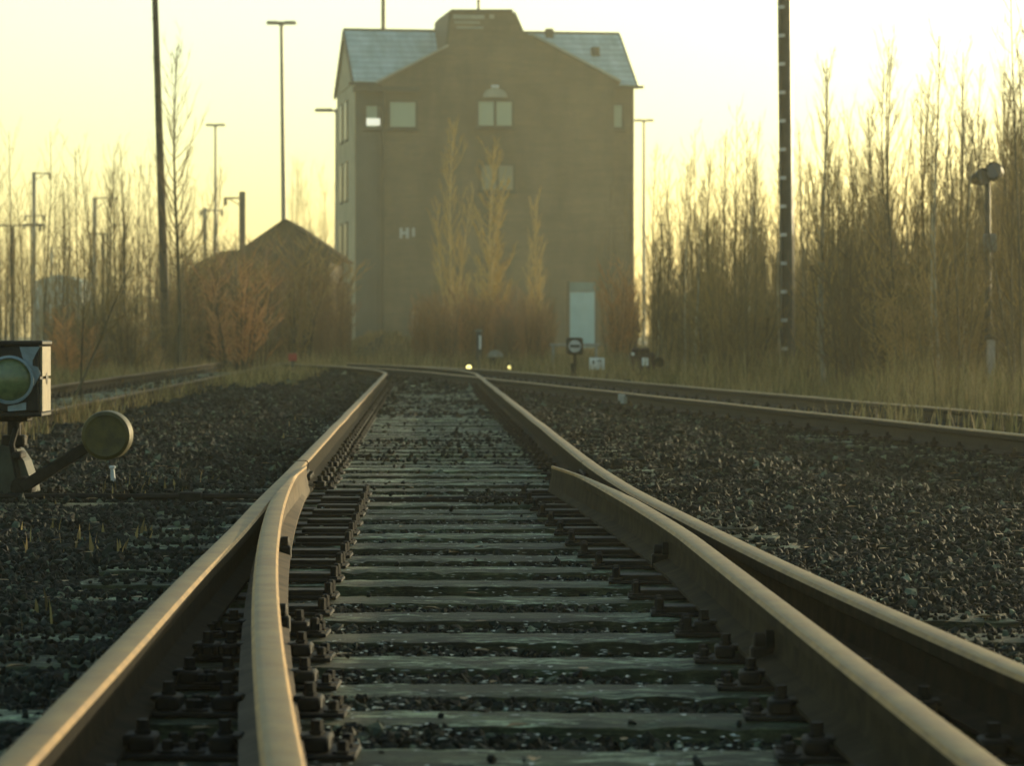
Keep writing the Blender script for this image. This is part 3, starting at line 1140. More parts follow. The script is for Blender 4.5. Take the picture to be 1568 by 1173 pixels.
def plant_shrub(label, meshes, loc, rz, sc, group):
    o = thing('bare_shrub', label, 'shrub', loc, rz, group)
    o.scale = (sc[0] * 1.5, sc[1] * 1.5, sc[2])
    inst(meshes[0], 'stems', o); inst(meshes[1], 'crown', o)
    return o


rt = random.Random(5)


def plant_many(rows, limit, name, label, group, massname):
    """the nearest ones as trees of their own, the rest as one mass"""
    rows.sort(key=lambda r: r[1].y)
    for (me, loc, rz, sc, tilt) in rows[:limit]:
        plant_tree(name, label, 'tree', me, loc, rz, sc, group, tilt)
    V_, F_, o_ = [], [], 0
    for (me, loc, rz, sc, tilt) in rows[limit:]:
        M_ = np.array(Matrix.LocRotScale(loc, Euler((tilt[0], tilt[1], rz)), Vector(sc)))
        for m_ in me:
            m_.calc_loop_triangles()
            v = np.empty(len(m_.vertices) * 3); m_.vertices.foreach_get('co', v); v = v.reshape(-1, 3)
            t = np.empty(len(m_.loop_triangles) * 3, dtype=np.int32); m_.loop_triangles.foreach_get('vertices', t)
            V_.append(v @ M_[:3, :3].T + M_[:3, 3]); F_.append(t.reshape(-1, 3) + o_); o_ += len(v)
    if V_:
        tag(np_mesh(massname, np.concatenate(V_), np.concatenate(F_), MAT['twig']), kind='stuff')


rows = []
# right-hand thicket: 5 m to the right of the right-hand track
cnt = 0
cells = []
for i in range(4000):
    d = rt.uniform(40, 80)
    lim = c_left(min(d, 60)) + 6.1 if d < 60 else gx(1003, d)
    x = lim + rt.random() ** 1.25 * (.172 * d + 1.2 - lim)
    if x > .172 * d + 1.0 or x < gx(1002, d):
        continue
    if any((x - a) ** 2 + (d - b) ** 2 < .42 for a, b in cells):
        continue
    px = CX + x / d * F
    # the sky shows through two thinner gaps
    if 1395 < px < 1425 and rt.random() < .85 and d < 75: continue
    if 1155 < px < 1192 and rt.random() < .3: continue
    if d < 64 and abs(px - 1207) < 30: continue
    if d < 51 and (abs(px - 1514) < 38 or abs(px - 1258) < 34): continue
    cells.append((x, d))
    hgt = .66 + .56 * rt.random() ** 1.5
    hgt *= (.92 + .08 * (d - 40) / 30) if d < 70 else 1.0
    hgt *= 1 + .22 * max(0, min(1, (px - 1440) / 120)) - .10 * max(0, min(1, (1180 - px) / 160))
    rows.append((rt.choice(PR + PW), Vector((x, d, -.22)), rt.uniform(0, 6.28), (hgt * rt.uniform(.85, 1.1), hgt * rt.uniform(.85, 1.1), hgt), (rt.uniform(-.03, .03), rt.uniform(-.03, .03))))
    cnt += 1
    if cnt >= 298:
        break
plant_many(rows, 224, 'birch_sapling', 'thin bare birch sapling crowded into the thicket behind the right-hand track', 'bare saplings of the right-hand thicket', 'far_wood')
rows = []
cells = []
for i in range(900):
    d = rt.uniform(42, 84)
    lim = c_left(min(d, 60)) + 5.6 if d < 60 else gx(1000, d)
    x = lim + rt.random() ** 1.4 * (.172 * d + 1.0 - lim)
    if x < gx(985, d) or any((x - a) ** 2 + (d - b) ** 2 < .5 for a, b in cells):
        continue
    cells.append((x, d))
    if d < 51 and abs(CX + x / d * F - 1515) < 48: continue
    if d < 62 and 950 < CX + x / d * F < 1022: continue
    if d < 64 and abs(CX + x / d * F - 1207) < 46: continue
    if d < 50 and abs(CX + x / d * F - 1258) < 44: continue
    s = rt.uniform(.6, 1.1)
    plant_shrub('low twiggy shrub filling the foot of the thicket behind the right-hand track', rt.choice(SHR), (x, d, -.22), rt.uniform(0, 6.28), (s, s, s * rt.uniform(.85, 1.15)), 'shrubs at the foot of the right-hand thicket')
    if len(cells) >= 105:
        break

# far wood behind the thicket, one mass
def far_wood(name, x0, x1, d0, d1, n, hmin, hmax, mat):
    mb = MB()
    for i in range(n):
        d = rt.uniform(d0, d1); x = gx(rt.uniform(x0, x1), d); h = rt.uniform(hmin, hmax)
        b = Vector((x, d, -.25))
        tip = b + Vector((rt.uniform(-.2, .2), rt.uniform(-.2, .2), h))
        mb.tube([b, b.lerp(tip, .5) + Vector((rt.uniform(-.1, .1), 0, 0)), tip], [.022, .014, .004], 3, cap=False)
        for k in range(26):
            q = rt.uniform(.05, .98); p = b.lerp(tip, q)
            L = h * .17 * (1.15 - .7 * q) * rt.uniform(.5, 1.3); a = rt.uniform(0, 6.28)
            e = p + Vector((math.cos(a) * L * .4, math.sin(a) * L * .4, L))
            mb.tube([p, e], [.007, .003], 3, cap=False)
            for _ in range(2):
                s = p.lerp(e, rt.uniform(.3, .9)); a2 = rt.uniform(0, 6.28)
                mb.tube([s, s + Vector((math.cos(a2) * L * .25, math.sin(a2) * L * .25, L * .4))], [.005, .002], 3, cap=False)
    return tag(mb.build(name, mat), kind='stuff')


far_wood('far_wood', 1000, 1150, 84, 112, 180, 1.0, 2.3, MAT['twig'])
far_wood('far_wood', 1150, 1640, 84, 112, 600, 1.3, 4.1, MAT['twig'])
far_wood('far_wood', -60, 300, 150, 220, 170, 3.0, 7.0, MAT['twig'])
far_wood('far_wood', 285, 535, 84, 112, 420, 1.3, 3.5, MAT['redtwig'])
far_wood('far_wood', 60, 300, 76, 110, 120, .8, 2.6, MAT['redtwig'])
far_wood('far_wood', 440, 512, 155, 190, 40, 5.0, 11.5, MAT['goldtwig'])

# left saplings
cells = []
for i in range(500):
    d = rt.uniform(64, 125)
    px = rt.uniform(-30, 330) if i % 4 else rt.uniform(300, 505)
    if px > 330: d = rt.uniform(62, 100)
    x = gx(px, d)
    if x > -4.0 - 1.2 or any((x - a) ** 2 + (d - b) ** 2 < .5 for a, b in cells):
        continue
    if abs(x - (d_right(d) - .75)) < 1.5: continue
    cells.append((x, d))
    hgt = rt.uniform(.50, 1.05) * (1 + (d - 60) / 150) * (.72 if px > 330 else 1.0)
    rows.append((rt.choice(PS), Vector((x, d, -.2)), rt.uniform(0, 6.28), (hgt * .95, hgt * .95, hgt), (rt.uniform(-.05, .05), rt.uniform(-.05, .05))))
    if len(cells) >= 100:
        break
plant_many(rows, 66, 'birch_sapling', 'slender bare sapling standing in the loose brush left of the tracks', 'bare saplings left of the tracks', 'far_wood')
cells = []
for i in range(600):
    px = rt.uniform(90, 545) if i % 3 == 0 else rt.uniform(285, 540)
    d = rt.uniform(56, 88) if px < 285 else rt.uniform(58, 112)
    x = gx(px, d)
    if abs(x - (d_right(d) - .75)) < 1.3 and d < 70: continue
    if x > a_left(min(d, 66)) - 1.5: continue
    if any((x - a) ** 2 + (d - b) ** 2 < .45 for a, b in cells):
        continue
    cells.append((x, d))
    s = rt.uniform(.45, 1.2) * ((1.0 + (d - 50) / 90) if px > 285 else .85)
    plant_shrub('brown bare shrub in the brush between the left-hand track and the gabled house', rt.choice(SHR + SHRR), (x, d, -.2), rt.uniform(0, 6.28), (s, s, s * 1.05), 'shrubs of the left-hand brush')
    if len(cells) >= 78:
        break

# single trees that stand out
T_L = sapling_meshes('birch', 7.2, 301, 46, .42, .055, .20, 7, .30, -.004, 'bark', 'twig', .0042, .6)
plant_tree('birch_tree', 'tallest bare birch left of the tracks, standing just right of the leaning pole', 'tree', T_L, (gx(275, 66), 66, -.2), .6, (1, 1, 1.0))
T_S = sapling_meshes('leaning_sapling', 2.3, 305, 16, .5, .022, .22, 4, .35, .0, 'bark', 'twig', .0035)
plant_tree('leaning_sapling', 'small bare sapling leaning to the right over the left-hand track', 'tree', T_S, (gx(98, 33), 33, -.12), 0, (.8, .8, .8), None, (0, .42))
T_C = sapling_meshes('slim_sapling', 3.6, 311, 14, .35, .018, .2, 3, .4, .01, 'bark', 'twig', .003)
plant_tree('slim_sapling', 'slim dark sapling nearest to the switch lantern, close beside the left-hand track', 'tree', T_C, (gx(124, 34), 34, -.1), 0, .55)
plant_tree('slim_sapling', 'slim sapling on the ballast edge straight below the tallest left birch', 'tree', T_C, (gx(268, 45), 45, -.1), 1.7, .5)
T_B = sapling_meshes('white_birch', 6.0, 307, 40, .26, .042, .2, 6, .22, .0, 'white_bark', 'twig', .0042)
plant_tree('white_birch', 'white-stemmed birch at the front of the thicket, right of the lattice mast', 'tree', T_B, (gx(1262, 49), 49, -.2), 1.0, .9, None, (0, -.03))
T_M = sapling_meshes('bare_tree', 5.6, 309, 40, .28, .035, .2, 6, .3, 0, 'bark', 'twig', .004)
plant_tree('bare_tree', 'dark straight bare tree between the sky gap and the two-lamp post in the thicket', 'tree', T_M, (gx(1417, 56), 56, -.2), 2.0, 1.02)
for k, (px, topy, d, seed, lab, wd) in enumerate((
        (692, 185, 98, 320, 'tallest golden birch against the brown building front', .85),
        (752, 215, 101, 321, 'golden birch in front of the middle windows of the brown building', 1.25),
        (823, 300, 96, 322, 'shorter orange birch between the middle windows and the teal door', .75))):
    h = HC + (HY - topy) / F * d + .2
    me = sapling_meshes('golden_birch', h, seed, 52, .36, .05, .17, 8, .10, .0, 'goldbark', 'goldtwig', .0090, .5, 2)
    plant_tree('golden_birch', lab, 'tree', me, (gx(px, d), d, -.2), k * 1.3, (wd, wd, 1), 'golden birches before the building')
cells = []
for i in range(300):
    d = rt.uniform(80, 110); px = rt.uniform(640, 965)
    x = gx(px, d)
    if 840 < px < 938 or any((x - a) ** 2 + (d - b) ** 2 < .55 for a, b in cells): continue
    if px > 915 and rt.random() < .35: continue
    cells.append((x, d))
    s = rt.uniform(.75, 1.15) * (1 if px < 865 else 1.35)
    plant_shrub('russet bare shrub in the scrub at the foot of the brown building front', rt.choice(SHRR), (x, d, -.2), rt.uniform(0, 6.28), (s * .6, s * .6, s), 'shrubs at the foot of the brown building')
    if len(cells) >= 80: break
for px, d, h in ((925, 108, 1.0), (940, 104, 1.25), (955, 100, 1.2), (968, 95, 1.1), (668, 100, .62), (712, 104, .8), (840, 102, .55)):
    plant_tree('birch_sapling', 'thin bare sapling close before the brown building front', 'tree', rt.choice(PR), (gx(px, d), d, -.2), rt.uniform(0, 6), h, 'saplings close before the building')


# ------------------------------------------------------------------ the brown building
ROT = math.atan(.158)
BD = 138.0
bl = thing('brick_building', 'tall brown brick building with frosted roof and stepped gable beyond the tracks', 'building',
           ((545 - CX) / F * BD, BD, 0), ROT)
BW, BDEP = 12.73, 8.0
SCB = F / BD


def bu(px):
    """photo column -> metres along the front wall"""
    k = (px - CX) / F
    return (k * BD - (545 - CX) / F * BD) / (math.cos(ROT) - k * math.sin(ROT))


def bz(py, px=756):
    dd = BD + bu(px) * math.sin(ROT)
    return HC + (HY - py) / F * dd


EZ = 12.15
RGZ = 14.72
# main body, with a grey render left strip and pale left end wall
mb = MB()
mb.box((BW / 2, BDEP / 2, EZ / 2 - .15), (BW, BDEP, EZ + .3), 0)
w = mb.build('wall', MAT['brick'], bl)
mb = MB()
mb.box((.56, -.022, 5.9), (1.16, .05, 12.1), 0)
mb.box((1.0, -.06, 6), (.10, .10, 11.9))
mb.build('rendered_bay', MAT['greywall'], bl)
mb = MB()
mb.box((-.03, BDEP / 2, 5.95), (.06, BDEP - .02, 12.3))
mb.prism([(0.02, EZ), (BDEP - .02, EZ), (BDEP / 2, RGZ - .12)], -.06, .04, 0, Matrix(((0, 1, 0, 0), (1, 0, 0, 0), (0, 0, 1, 0), (0, 0, 0, 1))))
ew = mb.build('end_wall', MAT['pale'], bl)
ew['label'] = 'pale rendered end wall with dark window strips'
# roof
roofM = MB()
OV = .20
sl = (RGZ - EZ) / (BDEP / 2)


def slab(y0, z0, y1, z1, x0, x1, t=.14):
    n = Vector((0, -(z1 - z0), (y1 - y0))).normalized() * t
    a = [Vector((x0, y0, z0)), Vector((x1, y0, z0)), Vector((x1, y1, z1)), Vector((x0, y1, z1))]
    return a + [p + (n if n.z > 0 else -n) for p in a]


for (y0, y1) in ((-OV, BDEP / 2), (BDEP + OV, BDEP / 2)):
    z0 = EZ - OV * sl
    vs = slab(y0, z0, y1, RGZ, -.14, BW + .08)
    roofM.add(vs, [(0, 1, 2, 3), (7, 6, 5, 4), (0, 4, 5, 1), (1, 5, 6, 2), (2, 6, 7, 3), (3, 7, 4, 0)])
rf = roofM.build('roof', MAT['slate'], bl)
mb = MB()
mb.tube([(-.16, BDEP / 2, RGZ + .14), (BW + .10, BDEP / 2, RGZ + .14)], .10, 6)
for (y0, y1) in ((-OV, BDEP / 2), (BDEP + OV, BDEP / 2)):
    for xx in (-.16, BW + .10):
        z0 = EZ - OV * sl
        a = Vector((xx, y0, z0 + .03)); b_ = Vector((xx, y1, RGZ + .03))
        L = (b_ - a).length
        mb.box((a + b_) / 2, (.07, L, .26), 0, (math.atan2(b_.z - a.z, b_.y - a.y) if y1 > y0 else math.atan2(a.z - b_.z, a.y - b_.y), 0, 0))
mb.build('ridge_and_verges', MAT['trim'], rf)
mb = MB()
mb.box((.75, -OV - .05, EZ - OV * sl + .02), (2.2, .12, .13)); mb.build('gutter', MAT['trim'], rf)
mb = MB(); mb.box((BW - .3, -OV - .05, EZ - OV * sl + .02), (1.4, .12, .13)); mb.build('gutter', MAT['trim'], rf)
mb = MB()
for (uu, t) in ((bu(925), .55), (bu(862), .93)):
    mb.box((uu, BDEP / 2 * t, EZ + (RGZ - EZ) * t + .25), (.35, .35, .5))
mb.build('roof_vent', MAT['trim'], rf)
# projecting gabled front with its raised middle block
g0, g1 = bu(587), bu(938)
gp = [(g0, -.2), (g1, -.2), (g1, bz(139, 938)), (bu(948), bz(127, 948)), (bu(812), bz(55, 812)), (bu(796), bz(48, 796)), (bu(783), bz(19, 783)),
      (bu(689), bz(19, 689)), (bu(684), bz(72, 684)), (bu(574), bz(129, 574)), (g0, bz(133, 587))]
mb = MB()
mb.prism(gp, -.36, BDEP / 2 + .3)
gab = mb.build('gable_front', MAT['brick'], bl)
# pale verge along the gable slopes and the cap
mb = MB()


def strip(p, q, th, y0, y1, up=.0):
    p, q = Vector((p[0], 0, p[1] + up)), Vector((q[0], 0, q[1] + up))
    L = (q - p).length; a = math.atan2(q.z - p.z, q.x - p.x)
    mb.box(((p.x + q.x) / 2, (y0 + y1) / 2, (p.z + q.z) / 2), (L, y1 - y0, th), 0, (0, -a, 0))


strip(gp[9], gp[8], .10, -.52, 3.0, .06)
strip(gp[3], gp[4], .10, -.52, 3.0, .06)
mb.build('verge', MAT['paletrim'], gab)
mb = MB()
strip(gp[7], gp[6], .12, -.48, 4.5, .06)
strip((gp[8][0] - .06, gp[8][1]), (gp[7][0] - .06, gp[7][1]), .10, -.44, 4.4)
strip((gp[6][0] + .06, gp[6][1]), (gp[5][0] + .06, gp[5][1]), .10, -.44, 4.4)
mb.build('cap', MAT['trim'], gab)
mb = MB()
for (x0, x1, y0, y1) in ((692, 740, 24, 30), (694, 733, 34, 37), (697, 738, 42, 45)):
    a, b_ = bu(x0), bu(x1)
    mb.box(((a + b_) / 2, -.39, (bz(y0) + bz(y1)) / 2), (b_ - a, .05, bz(y0) - bz(y1)))
mb.box((bu(751), -.39, bz(26)), (.22, .06, .18))
mb.build('panel', MAT['paletrim'], gab)


def window(x0, x1, y0, y1, yw, panes=1, glass='glass', arch=False, sill=True, label=None, frame='trim'):
    a, b_ = bu(x0), bu(x1); zt, zb = bz(y0, x0), bz(y1, x0)
    fw = .09
    mb = MB()
    mb.box((a, yw, (zt + zb) / 2), (fw, .12, zt - zb + fw)); mb.box((b_, yw, (zt + zb) / 2), (fw, .12, zt - zb + fw))
    mb.box(((a + b_) / 2, yw, zt), (b_ - a - fw, .12, fw)); mb.box(((a + b_) / 2, yw, zb), (b_ - a - fw, .12, fw))
    for k in range(1, panes):
        mb.box((a + (b_ - a) * k / panes, yw, (zt + zb) / 2), (fw * 1.2, .115, zt - zb - fw))
    o = mb.build('window', MAT[frame], bl)
    mb = MB()
    mb.box(((a + b_) / 2, yw + .02, (zt + zb) / 2), (b_ - a - fw, .05, zt - zb - fw))
    mb.build('pane', MAT[glass], o)
    if sill:
        mb = MB(); mb.box(((a + b_) / 2, yw - .06, zb - .09), (b_ - a + .25, .2, .08)); mb.build('sill', MAT['trim'], o)
    if label: o['label'] = label
    return o


window(559, 583, 160, 196, -.07, 1, label='corner window with a bright white lower pane')
mb = MB(); mb.box(((bu(560.5) + bu(582)) / 2, -.105, (bz(183) + bz(194)) / 2), (bu(582) - bu(560.5), .03, bz(183) - bz(194))); mb.build('glow_pane', MAT['glowpane'], bl)
window(594, 636, 155, 196, -.40, 1)
wm = window(729, 783, 154, 194, -.40, 2, label='upper twin window under a small arched head')
mb = MB()
cxm, rr_ = (bu(729) + bu(783)) / 2, .55
poly = [(cxm + rr_ * math.cos(a), bz(150) + .02 + .42 * math.sin(a)) for a in np.linspace(0, PI, 13)]
mb.prism(poly, -.44, -.37)
mb.build('arched_head', MAT['paletrim'], wm)
mb = MB(); mb.box((cxm, -.42, bz(133)), (.34, .14, .12), bev=.02); mb.build('lamp', MAT['white'], wm)
window(734, 785, 252, 292, -.40, 2, 'dimglass', label='lower twin window half hidden by the golden birch')
window(935, 953, 159, 196, -.07, 1)
# dark lintel canopy at the left corner
mb = MB(); a, b_ = bu(540), bu(640); mb.box(((a + b_) / 2, -.30, bz(139)), (b_ - a, .62, .22)); mb.build('canopy', MAT['trim'], bl)
# basement windows, door
window(630, 658, 478, 522, -.40, 1, 'darkglass', sill=False, frame='paletrim')
a, b_ = bu(870), bu(908)
mb = MB(); mb.box(((a + b_) / 2, -.40, (bz(447) + bz(533)) / 2), (b_ - a, .08, bz(447) - bz(533))); dr_ = mb.build('door', MAT['teal'], bl)
dr_['label'] = 'pale teal door'
mb = MB(); mb.box(((a + b_) / 2, -.40, (bz(432) + bz(446)) / 2), (b_ - a, .08, bz(432) - bz(446))); mb.build('transom', MAT['tealdark'], dr_)
mb = MB()
for q in (a - .06, b_ + .06): mb.box((q, -.40, (bz(430) + bz(533)) / 2), (.10, .12, bz(430) - bz(533)))
mb.build('door_frame', MAT['trim'], dr_)
# letters
mb = MB()
h0, h1 = bz(365, 615), bz(349, 615)


def lbox(x0, x1, z0, z1): mb.box(((bu(x0) + bu(x1)) / 2, -.385, (z0 + z1) / 2), (bu(x1) - bu(x0), .05, z1 - z0))


lbox(610.5, 614.5, h0, h1); lbox(620, 624.5, h0, h1); lbox(614.5, 620, (h0 + h1) / 2 - .05, (h0 + h1) / 2 + .06)
lbox(629.5, 633.5, h0 + .08, h1)
lt = mb.build('lettering', MAT['greywhite'], bl)
lt['label'] = 'white letters HI on the brick'
# left end wall windows
mb = MB()
for zz in (10.6, 7.8, 5.0, 2.2):
    for yy in (3.4, 5.6):
        o = MB(); o.box((-.08, yy, zz), (.06, 1.15, 1.9)); o = o.build('window', MAT['trim'], bl)
        q = MB(); q.box((-.115, yy, zz), (.03, .95, 1.7)); q.build('pane', MAT['darkglass'], o)
# downpipes
mb = MB(); mb.tube([(bu(585), -.45, 0), (bu(585), -.45, 11.9)], .05, 8); mb.build('downpipe', MAT['trim'], bl)
mb = MB(); mb.tube([(BW - .06, -.10, 0), (BW - .06, -.10, 11.9)], .05, 8); mb.build('downpipe', MAT['trim'], bl)

# antenna and mast behind the roof
an = MB()
p = Vector((gx(733, 141), 140.6, bz(18) + .12))
an.tube([p, p + Vector((0, 0, 2.5))], .07, 8); an.tube([p + Vector((-.5, 0, 1.6)), p + Vector((.5, 0, 1.6))], .02, 6); an.box(p + Vector((0, 0, .06)), (.3, .3, .12))
an.build('aerial', MAT['steel'], None)
ao = bpy.data.objects['aerial']
tag(ao, 'short dark aerial on top of the raised block of the brown building', 'aerial')

# ------------------------------------------------------------------ gabled house, left
hd = 118.0
hs = thing('gabled_house', 'low dark house with a pointed gable roof behind the left-hand brush', 'house', (gx(438, hd), hd, 0))
ez, az, hw = HC + (HY - 392) / F * hd, HC + (HY - 338) / F * hd, 2.0
mb = MB(); mb.prism([(-hw + .3, -.2), (hw - .3, -.2), (hw - .3, ez + .12), (0, az - .01), (-hw + .3, ez + .12)], 0, 9); mb.build('wall', MAT['darkwall'], hs)
mb = MB()
for s in (-1, 1):
    a, b_ = Vector((0, 0, az)), Vector((s * (hw + .1), 0, ez - .1))
    L = (b_ - a).length
    mb.box(((a + b_) / 2) + Vector((0, 4.3, 0)), (L, 9.6, .16), 0, (0, math.atan2(-(b_.z - a.z), (b_.x - a.x)) if s > 0 else math.atan2((b_.z - a.z), -(b_.x - a.x)), 0))
mb.build('roof', MAT['darkroof'], hs)
mb = MB(); mb.box((0, -.03, ez - 1.1), (1.0, .08, 1.2)); o = mb.build('window', MAT['trim'], hs)
mb = MB(); mb.box((0, -.08, ez - 1.1), (.8, .03, 1.0)); mb.build('pane', MAT['darkglass'], o)
# lower annex roof
x0, x1 = gx(290, hd) - gx(438, hd), gx(372, hd) - gx(438, hd)
mb = MB(); mb.prism([(x0, -.2), (x1 + .4, -.2), (x1 + .4, HC + (HY - 379) / F * hd), (gx(336, hd) - gx(438, hd), HC + (HY - 383) / F * hd), (x0, HC + (HY - 404) / F * hd)], 1.2, 7.5)
mb.build('annex', MAT['darkroof'], hs)

# distant pale shed
sd = 240.0
sh = thing('distant_shed', 'pale blue-grey shed far off behind the leftmost saplings', 'shed', (gx(88, sd), sd, 0))
mb = MB(); mb.prism([(-1.9, -.2), (1.9, -.2), (1.9, HC + (HY - 432) / F * sd), (-1.9, HC + (HY - 432) / F * sd)], 0, 8); mb.build('wall', MAT['paleblue'], sh)
mb = MB(); mb.prism([(-2.1, HC + (HY - 432) / F * sd), (2.1, HC + (HY - 432) / F * sd), (0, HC + (HY - 420) / F * sd)], -.2, 8.2); mb.build('roof', MAT['slate'], sh)
mb = MB(); mb.box((.3, -.05, 1.4), (1.6, .08, 2.8)); mb.build('door', MAT['greywall'], sh)


# ------------------------------------------------------------------ poles, masts and lamps
def lamp_mast(px, py, d, headpx, label, bpx=None):
    x, z = gx(px, d), HC + (HY - py) / F * d
    o = thing('lamp_mast', label, 'lamp mast', (x, d, -.2))
    hw_ = headpx / F * d
    dx = (gx(bpx, d) - x) if bpx else 0
    mb = MB(); mb.tube([(dx, 0, 0), (dx * .5, 0, z * .5), (0, 0, z + .1)], [.15, .125, .09], 10); mb.build('pole', MAT['galv'], o, True)
    mb = MB(); mb.tube([(-hw_ / 2, 0, z + .12), (hw_ / 2, 0, z + .12)], .05, 8); mb.box((0, 0, z + .12), (.28, .2, .22), bev=.03); mb.build('crossarm', MAT['galv'], o, True)
    for s in (-1, 1):
        mb = MB()
        mb.box((s * hw_ * .29, -.03, z + .17), (hw_ * .40, .42, .15), bev=.04)
        h = mb.build('lamp_head', MAT['galv'], o)
        mb = MB(); mb.box((s * hw_ * .29, -.03, z + .085), (hw_ * .34, .32, .03)); mb.build('diffuser', MAT['greywhite'], h)
    return o


lamp_mast(431, 33, 152, 46, 'tallest double-armed lamp mast, rising above the gable of the low house', 437)
lamp_mast(330, 190, 226, 30, 'double-armed lamp mast further off, left of the low house gable')
lamp_mast(516, 167, 160, 68, 'lamp mast mostly hidden behind the left end of the brown building')
lamp_mast(986, 183, 226, 30, 'thin lamp mast just right of the brown building')


def mast(px, topy, d, label, arms=(), r=.12, mt='galv'):  # paler galv default puts distance haze into the far masts' colour
    x, z = gx(px, d), HC + (HY - topy) / F * d
    o = thing('catenary_mast', label, 'catenary mast', (x, d, -.2))
    mb = MB()
    mb.box((0, 0, (z + .2) / 2), (r * 2, r * .9, z + .2), bev=.015)
    mb.box((0, -r * .52, (z + .2) / 2), (r * .5, .03, z + .15))
    mb.build('post', MAT[mt], o)
    for (dx0, dx1, py, drop_) in arms:
        a, b_ = dx0 / F * d, dx1 / F * d; zz = HC + (HY - py) / F * d + .2
        m = MB()
        m.tube([(a, -.05, zz), (b_, -.05, zz)], .05, 6)
        far = b_ if abs(b_) > abs(a) else a
        if drop_: m.tube([(0, -.05, zz - abs(far) * .45), (far * .8, -.05, zz)], .03, 6)
        ar = m.build('bracket_arm', MAT[mt], o)
        for q in ({a, b_} if a * b_ < 0 else {far}):
            m = MB()
            m.lathe([(.05, 0), (.11, .06), (.05, .10), (.11, .16), (.05, .20), (.11, .26), (.05, .32)], Matrix.Translation((q * .92, -.05, zz - .36)), 10)
            m.build('insulator', MAT['trim'], ar, True)
    return o


mast(52, 263, 205, 'tallest catenary mast at far left with two short crossbars', ((-14, 17, 330, False), (-16, 17, 343, False), (0, 26, 265, True)), .13)
mast(19, 347, 170, 'dark squat mast at the left edge carrying one long crossbar', ((-26, 46, 345, False),), .13, 'steel')
mast(145, 302, 215, 'catenary mast with one bracket arm to the right, left of the leaning pole', ((0, 36, 303, True),), .14)
mast(79, 378, 260, 'faint short mast with a right-hand arm between two taller masts', ((0, 34, 379, True),), .12)
mast(158, 356, 180, 'short dark mast close right of the bracket-arm mast', ((-22, 8, 358, False),), .10, 'steel')
mast(191, 350, 190, 'short thin mast just left of the leaning pole', ((-17, 3, 344, False),), .08)
mast(371, 293, 150, 'thick dark mast rising at the left slope of the low house roof', ((-28, 0, 303, True),), .15, 'steel')
mast(314, 318, 200, 'thin mast with a crossbar beside the smaller lamp mast', ((-7, 28, 322, False),), .11)

# leaning pole at left
o = thing('leaning_pole', 'dark timber pole leaning slightly left, tall enough to leave the picture', 'pole', (gx(256, 72), 72, -.2))
mb = MB(); top = at(236, -20, 72) - Vector(o.location); top.y = .1
mb.tube([(0, 0, -.2), top * .33, top * .66, top, top * 1.08], [.105, .10, .085, .07, .068], 12); mb.build('shaft', MAT['pole'], o, True)
mb = MB()
for s in range(9): mb.box(top * (.12 + s * .1) + Vector((0, -.10, 0)), (.16, .05, .025))
mb.build('step_iron', MAT['iron'], o)
# mast behind the roof
o = thing('tall_mast', 'dark mast standing up behind the left part of the frosted roof', 'mast', (gx(587, 172), 172, -.2))
mb = MB(); mb.tube([(0, 0, 0), (0, 0, 12), (0, 0, 21)], [.17, .14, .12], 10); mb.build('shaft', MAT['steel'], o, True)
mb = MB(); mb.box((0, 0, 20.6), (1.6, .12, .12)); mb.build('crossarm', MAT['steel'], o)

# lattice mast at right: two channels joined by batten plates
md = 63.0
o = thing('lattice_mast', 'tall dark steel mast of two channels joined by pale batten plates', 'mast', (gx(1207, md), md, -.2), R(-24))
MH = 11.0
for s in (-1, 1):
    mb = MB()
    mb.box((s * .125, 0, MH / 2), (.018, .16, MH)); mb.box((s * .10, -.075, MH / 2), (.034, .014, MH)); mb.box((s * .10, .075, MH / 2), (.034, .014, MH))
    mb.build('channel', MAT['steel'], o)
mb = MB(); mb.box((0, .06, MH / 2), (.22, .012, MH)); mb.build('web', MAT['steel'], o)
for k in range(18):
    mb = MB(); mb.box((-.045, -.088, .12 + k * .585), (.13, .012, .07)); mb.build('batten', MAT['greywhite'], o)  # white put on the steel battens for the sky light they catch
mb = MB(); mb.box((0, 0, .05), (.5, .42, .34), bev=.03); mb.build('foundation', MAT['concrete'], o)
o.rotation_euler = (0, -.009, R(-24))

# two-lamp post at right
fd = 49.0
o = thing('floodlight_post', 'grey post with two dark floodlight heads in front of the right-hand thicket', 'floodlight', (gx(1512, fd), fd, -.2))
zt = HC + (HY - 278) / F * fd + .2
mb = MB(); mb.tube([(.02, 0, 0), (0, 0, zt)], [.055, .045], 10); mb.box((.02, 0, .1), (.24, .24, .2), bev=.02); mb.build('post', MAT['steel'], o, True)
mb = MB(); mb.tube([(-.14, 0, zt + .02), (.16, 0, zt + .06)], .03, 8); mb.build('crossarm', MAT['steel'], o, True)
for (sx, tz, ry, rz_) in ((-.13, .06, .15, .5), (.13, .16, -.15, -.5)):
    mb = MB()
    M = Matrix.Translation((sx, -.02, zt + tz)) @ Euler((R(80), ry, rz_)).to_matrix().to_4x4()
    mb.lathe([(.05, -.15), (.09, -.12), (.12, -.02), (.135, .10), (.14, .12), (.125, .12), (.10, .02)], M, 20)
    h = mb.build('lamp_head', MAT['black'], o, True)
    mb = MB(); mb.lathe([(.120, .095), (.118, .10)], M, 20); mb.build('lens', MAT['darkglass'], h)
mb = MB(); mb.box((.03, -.06, HC + (HY - 372) / F * fd + .2), (.20, .14, .3), bev=.02); mb.build('junction_box', MAT['galv'], o)
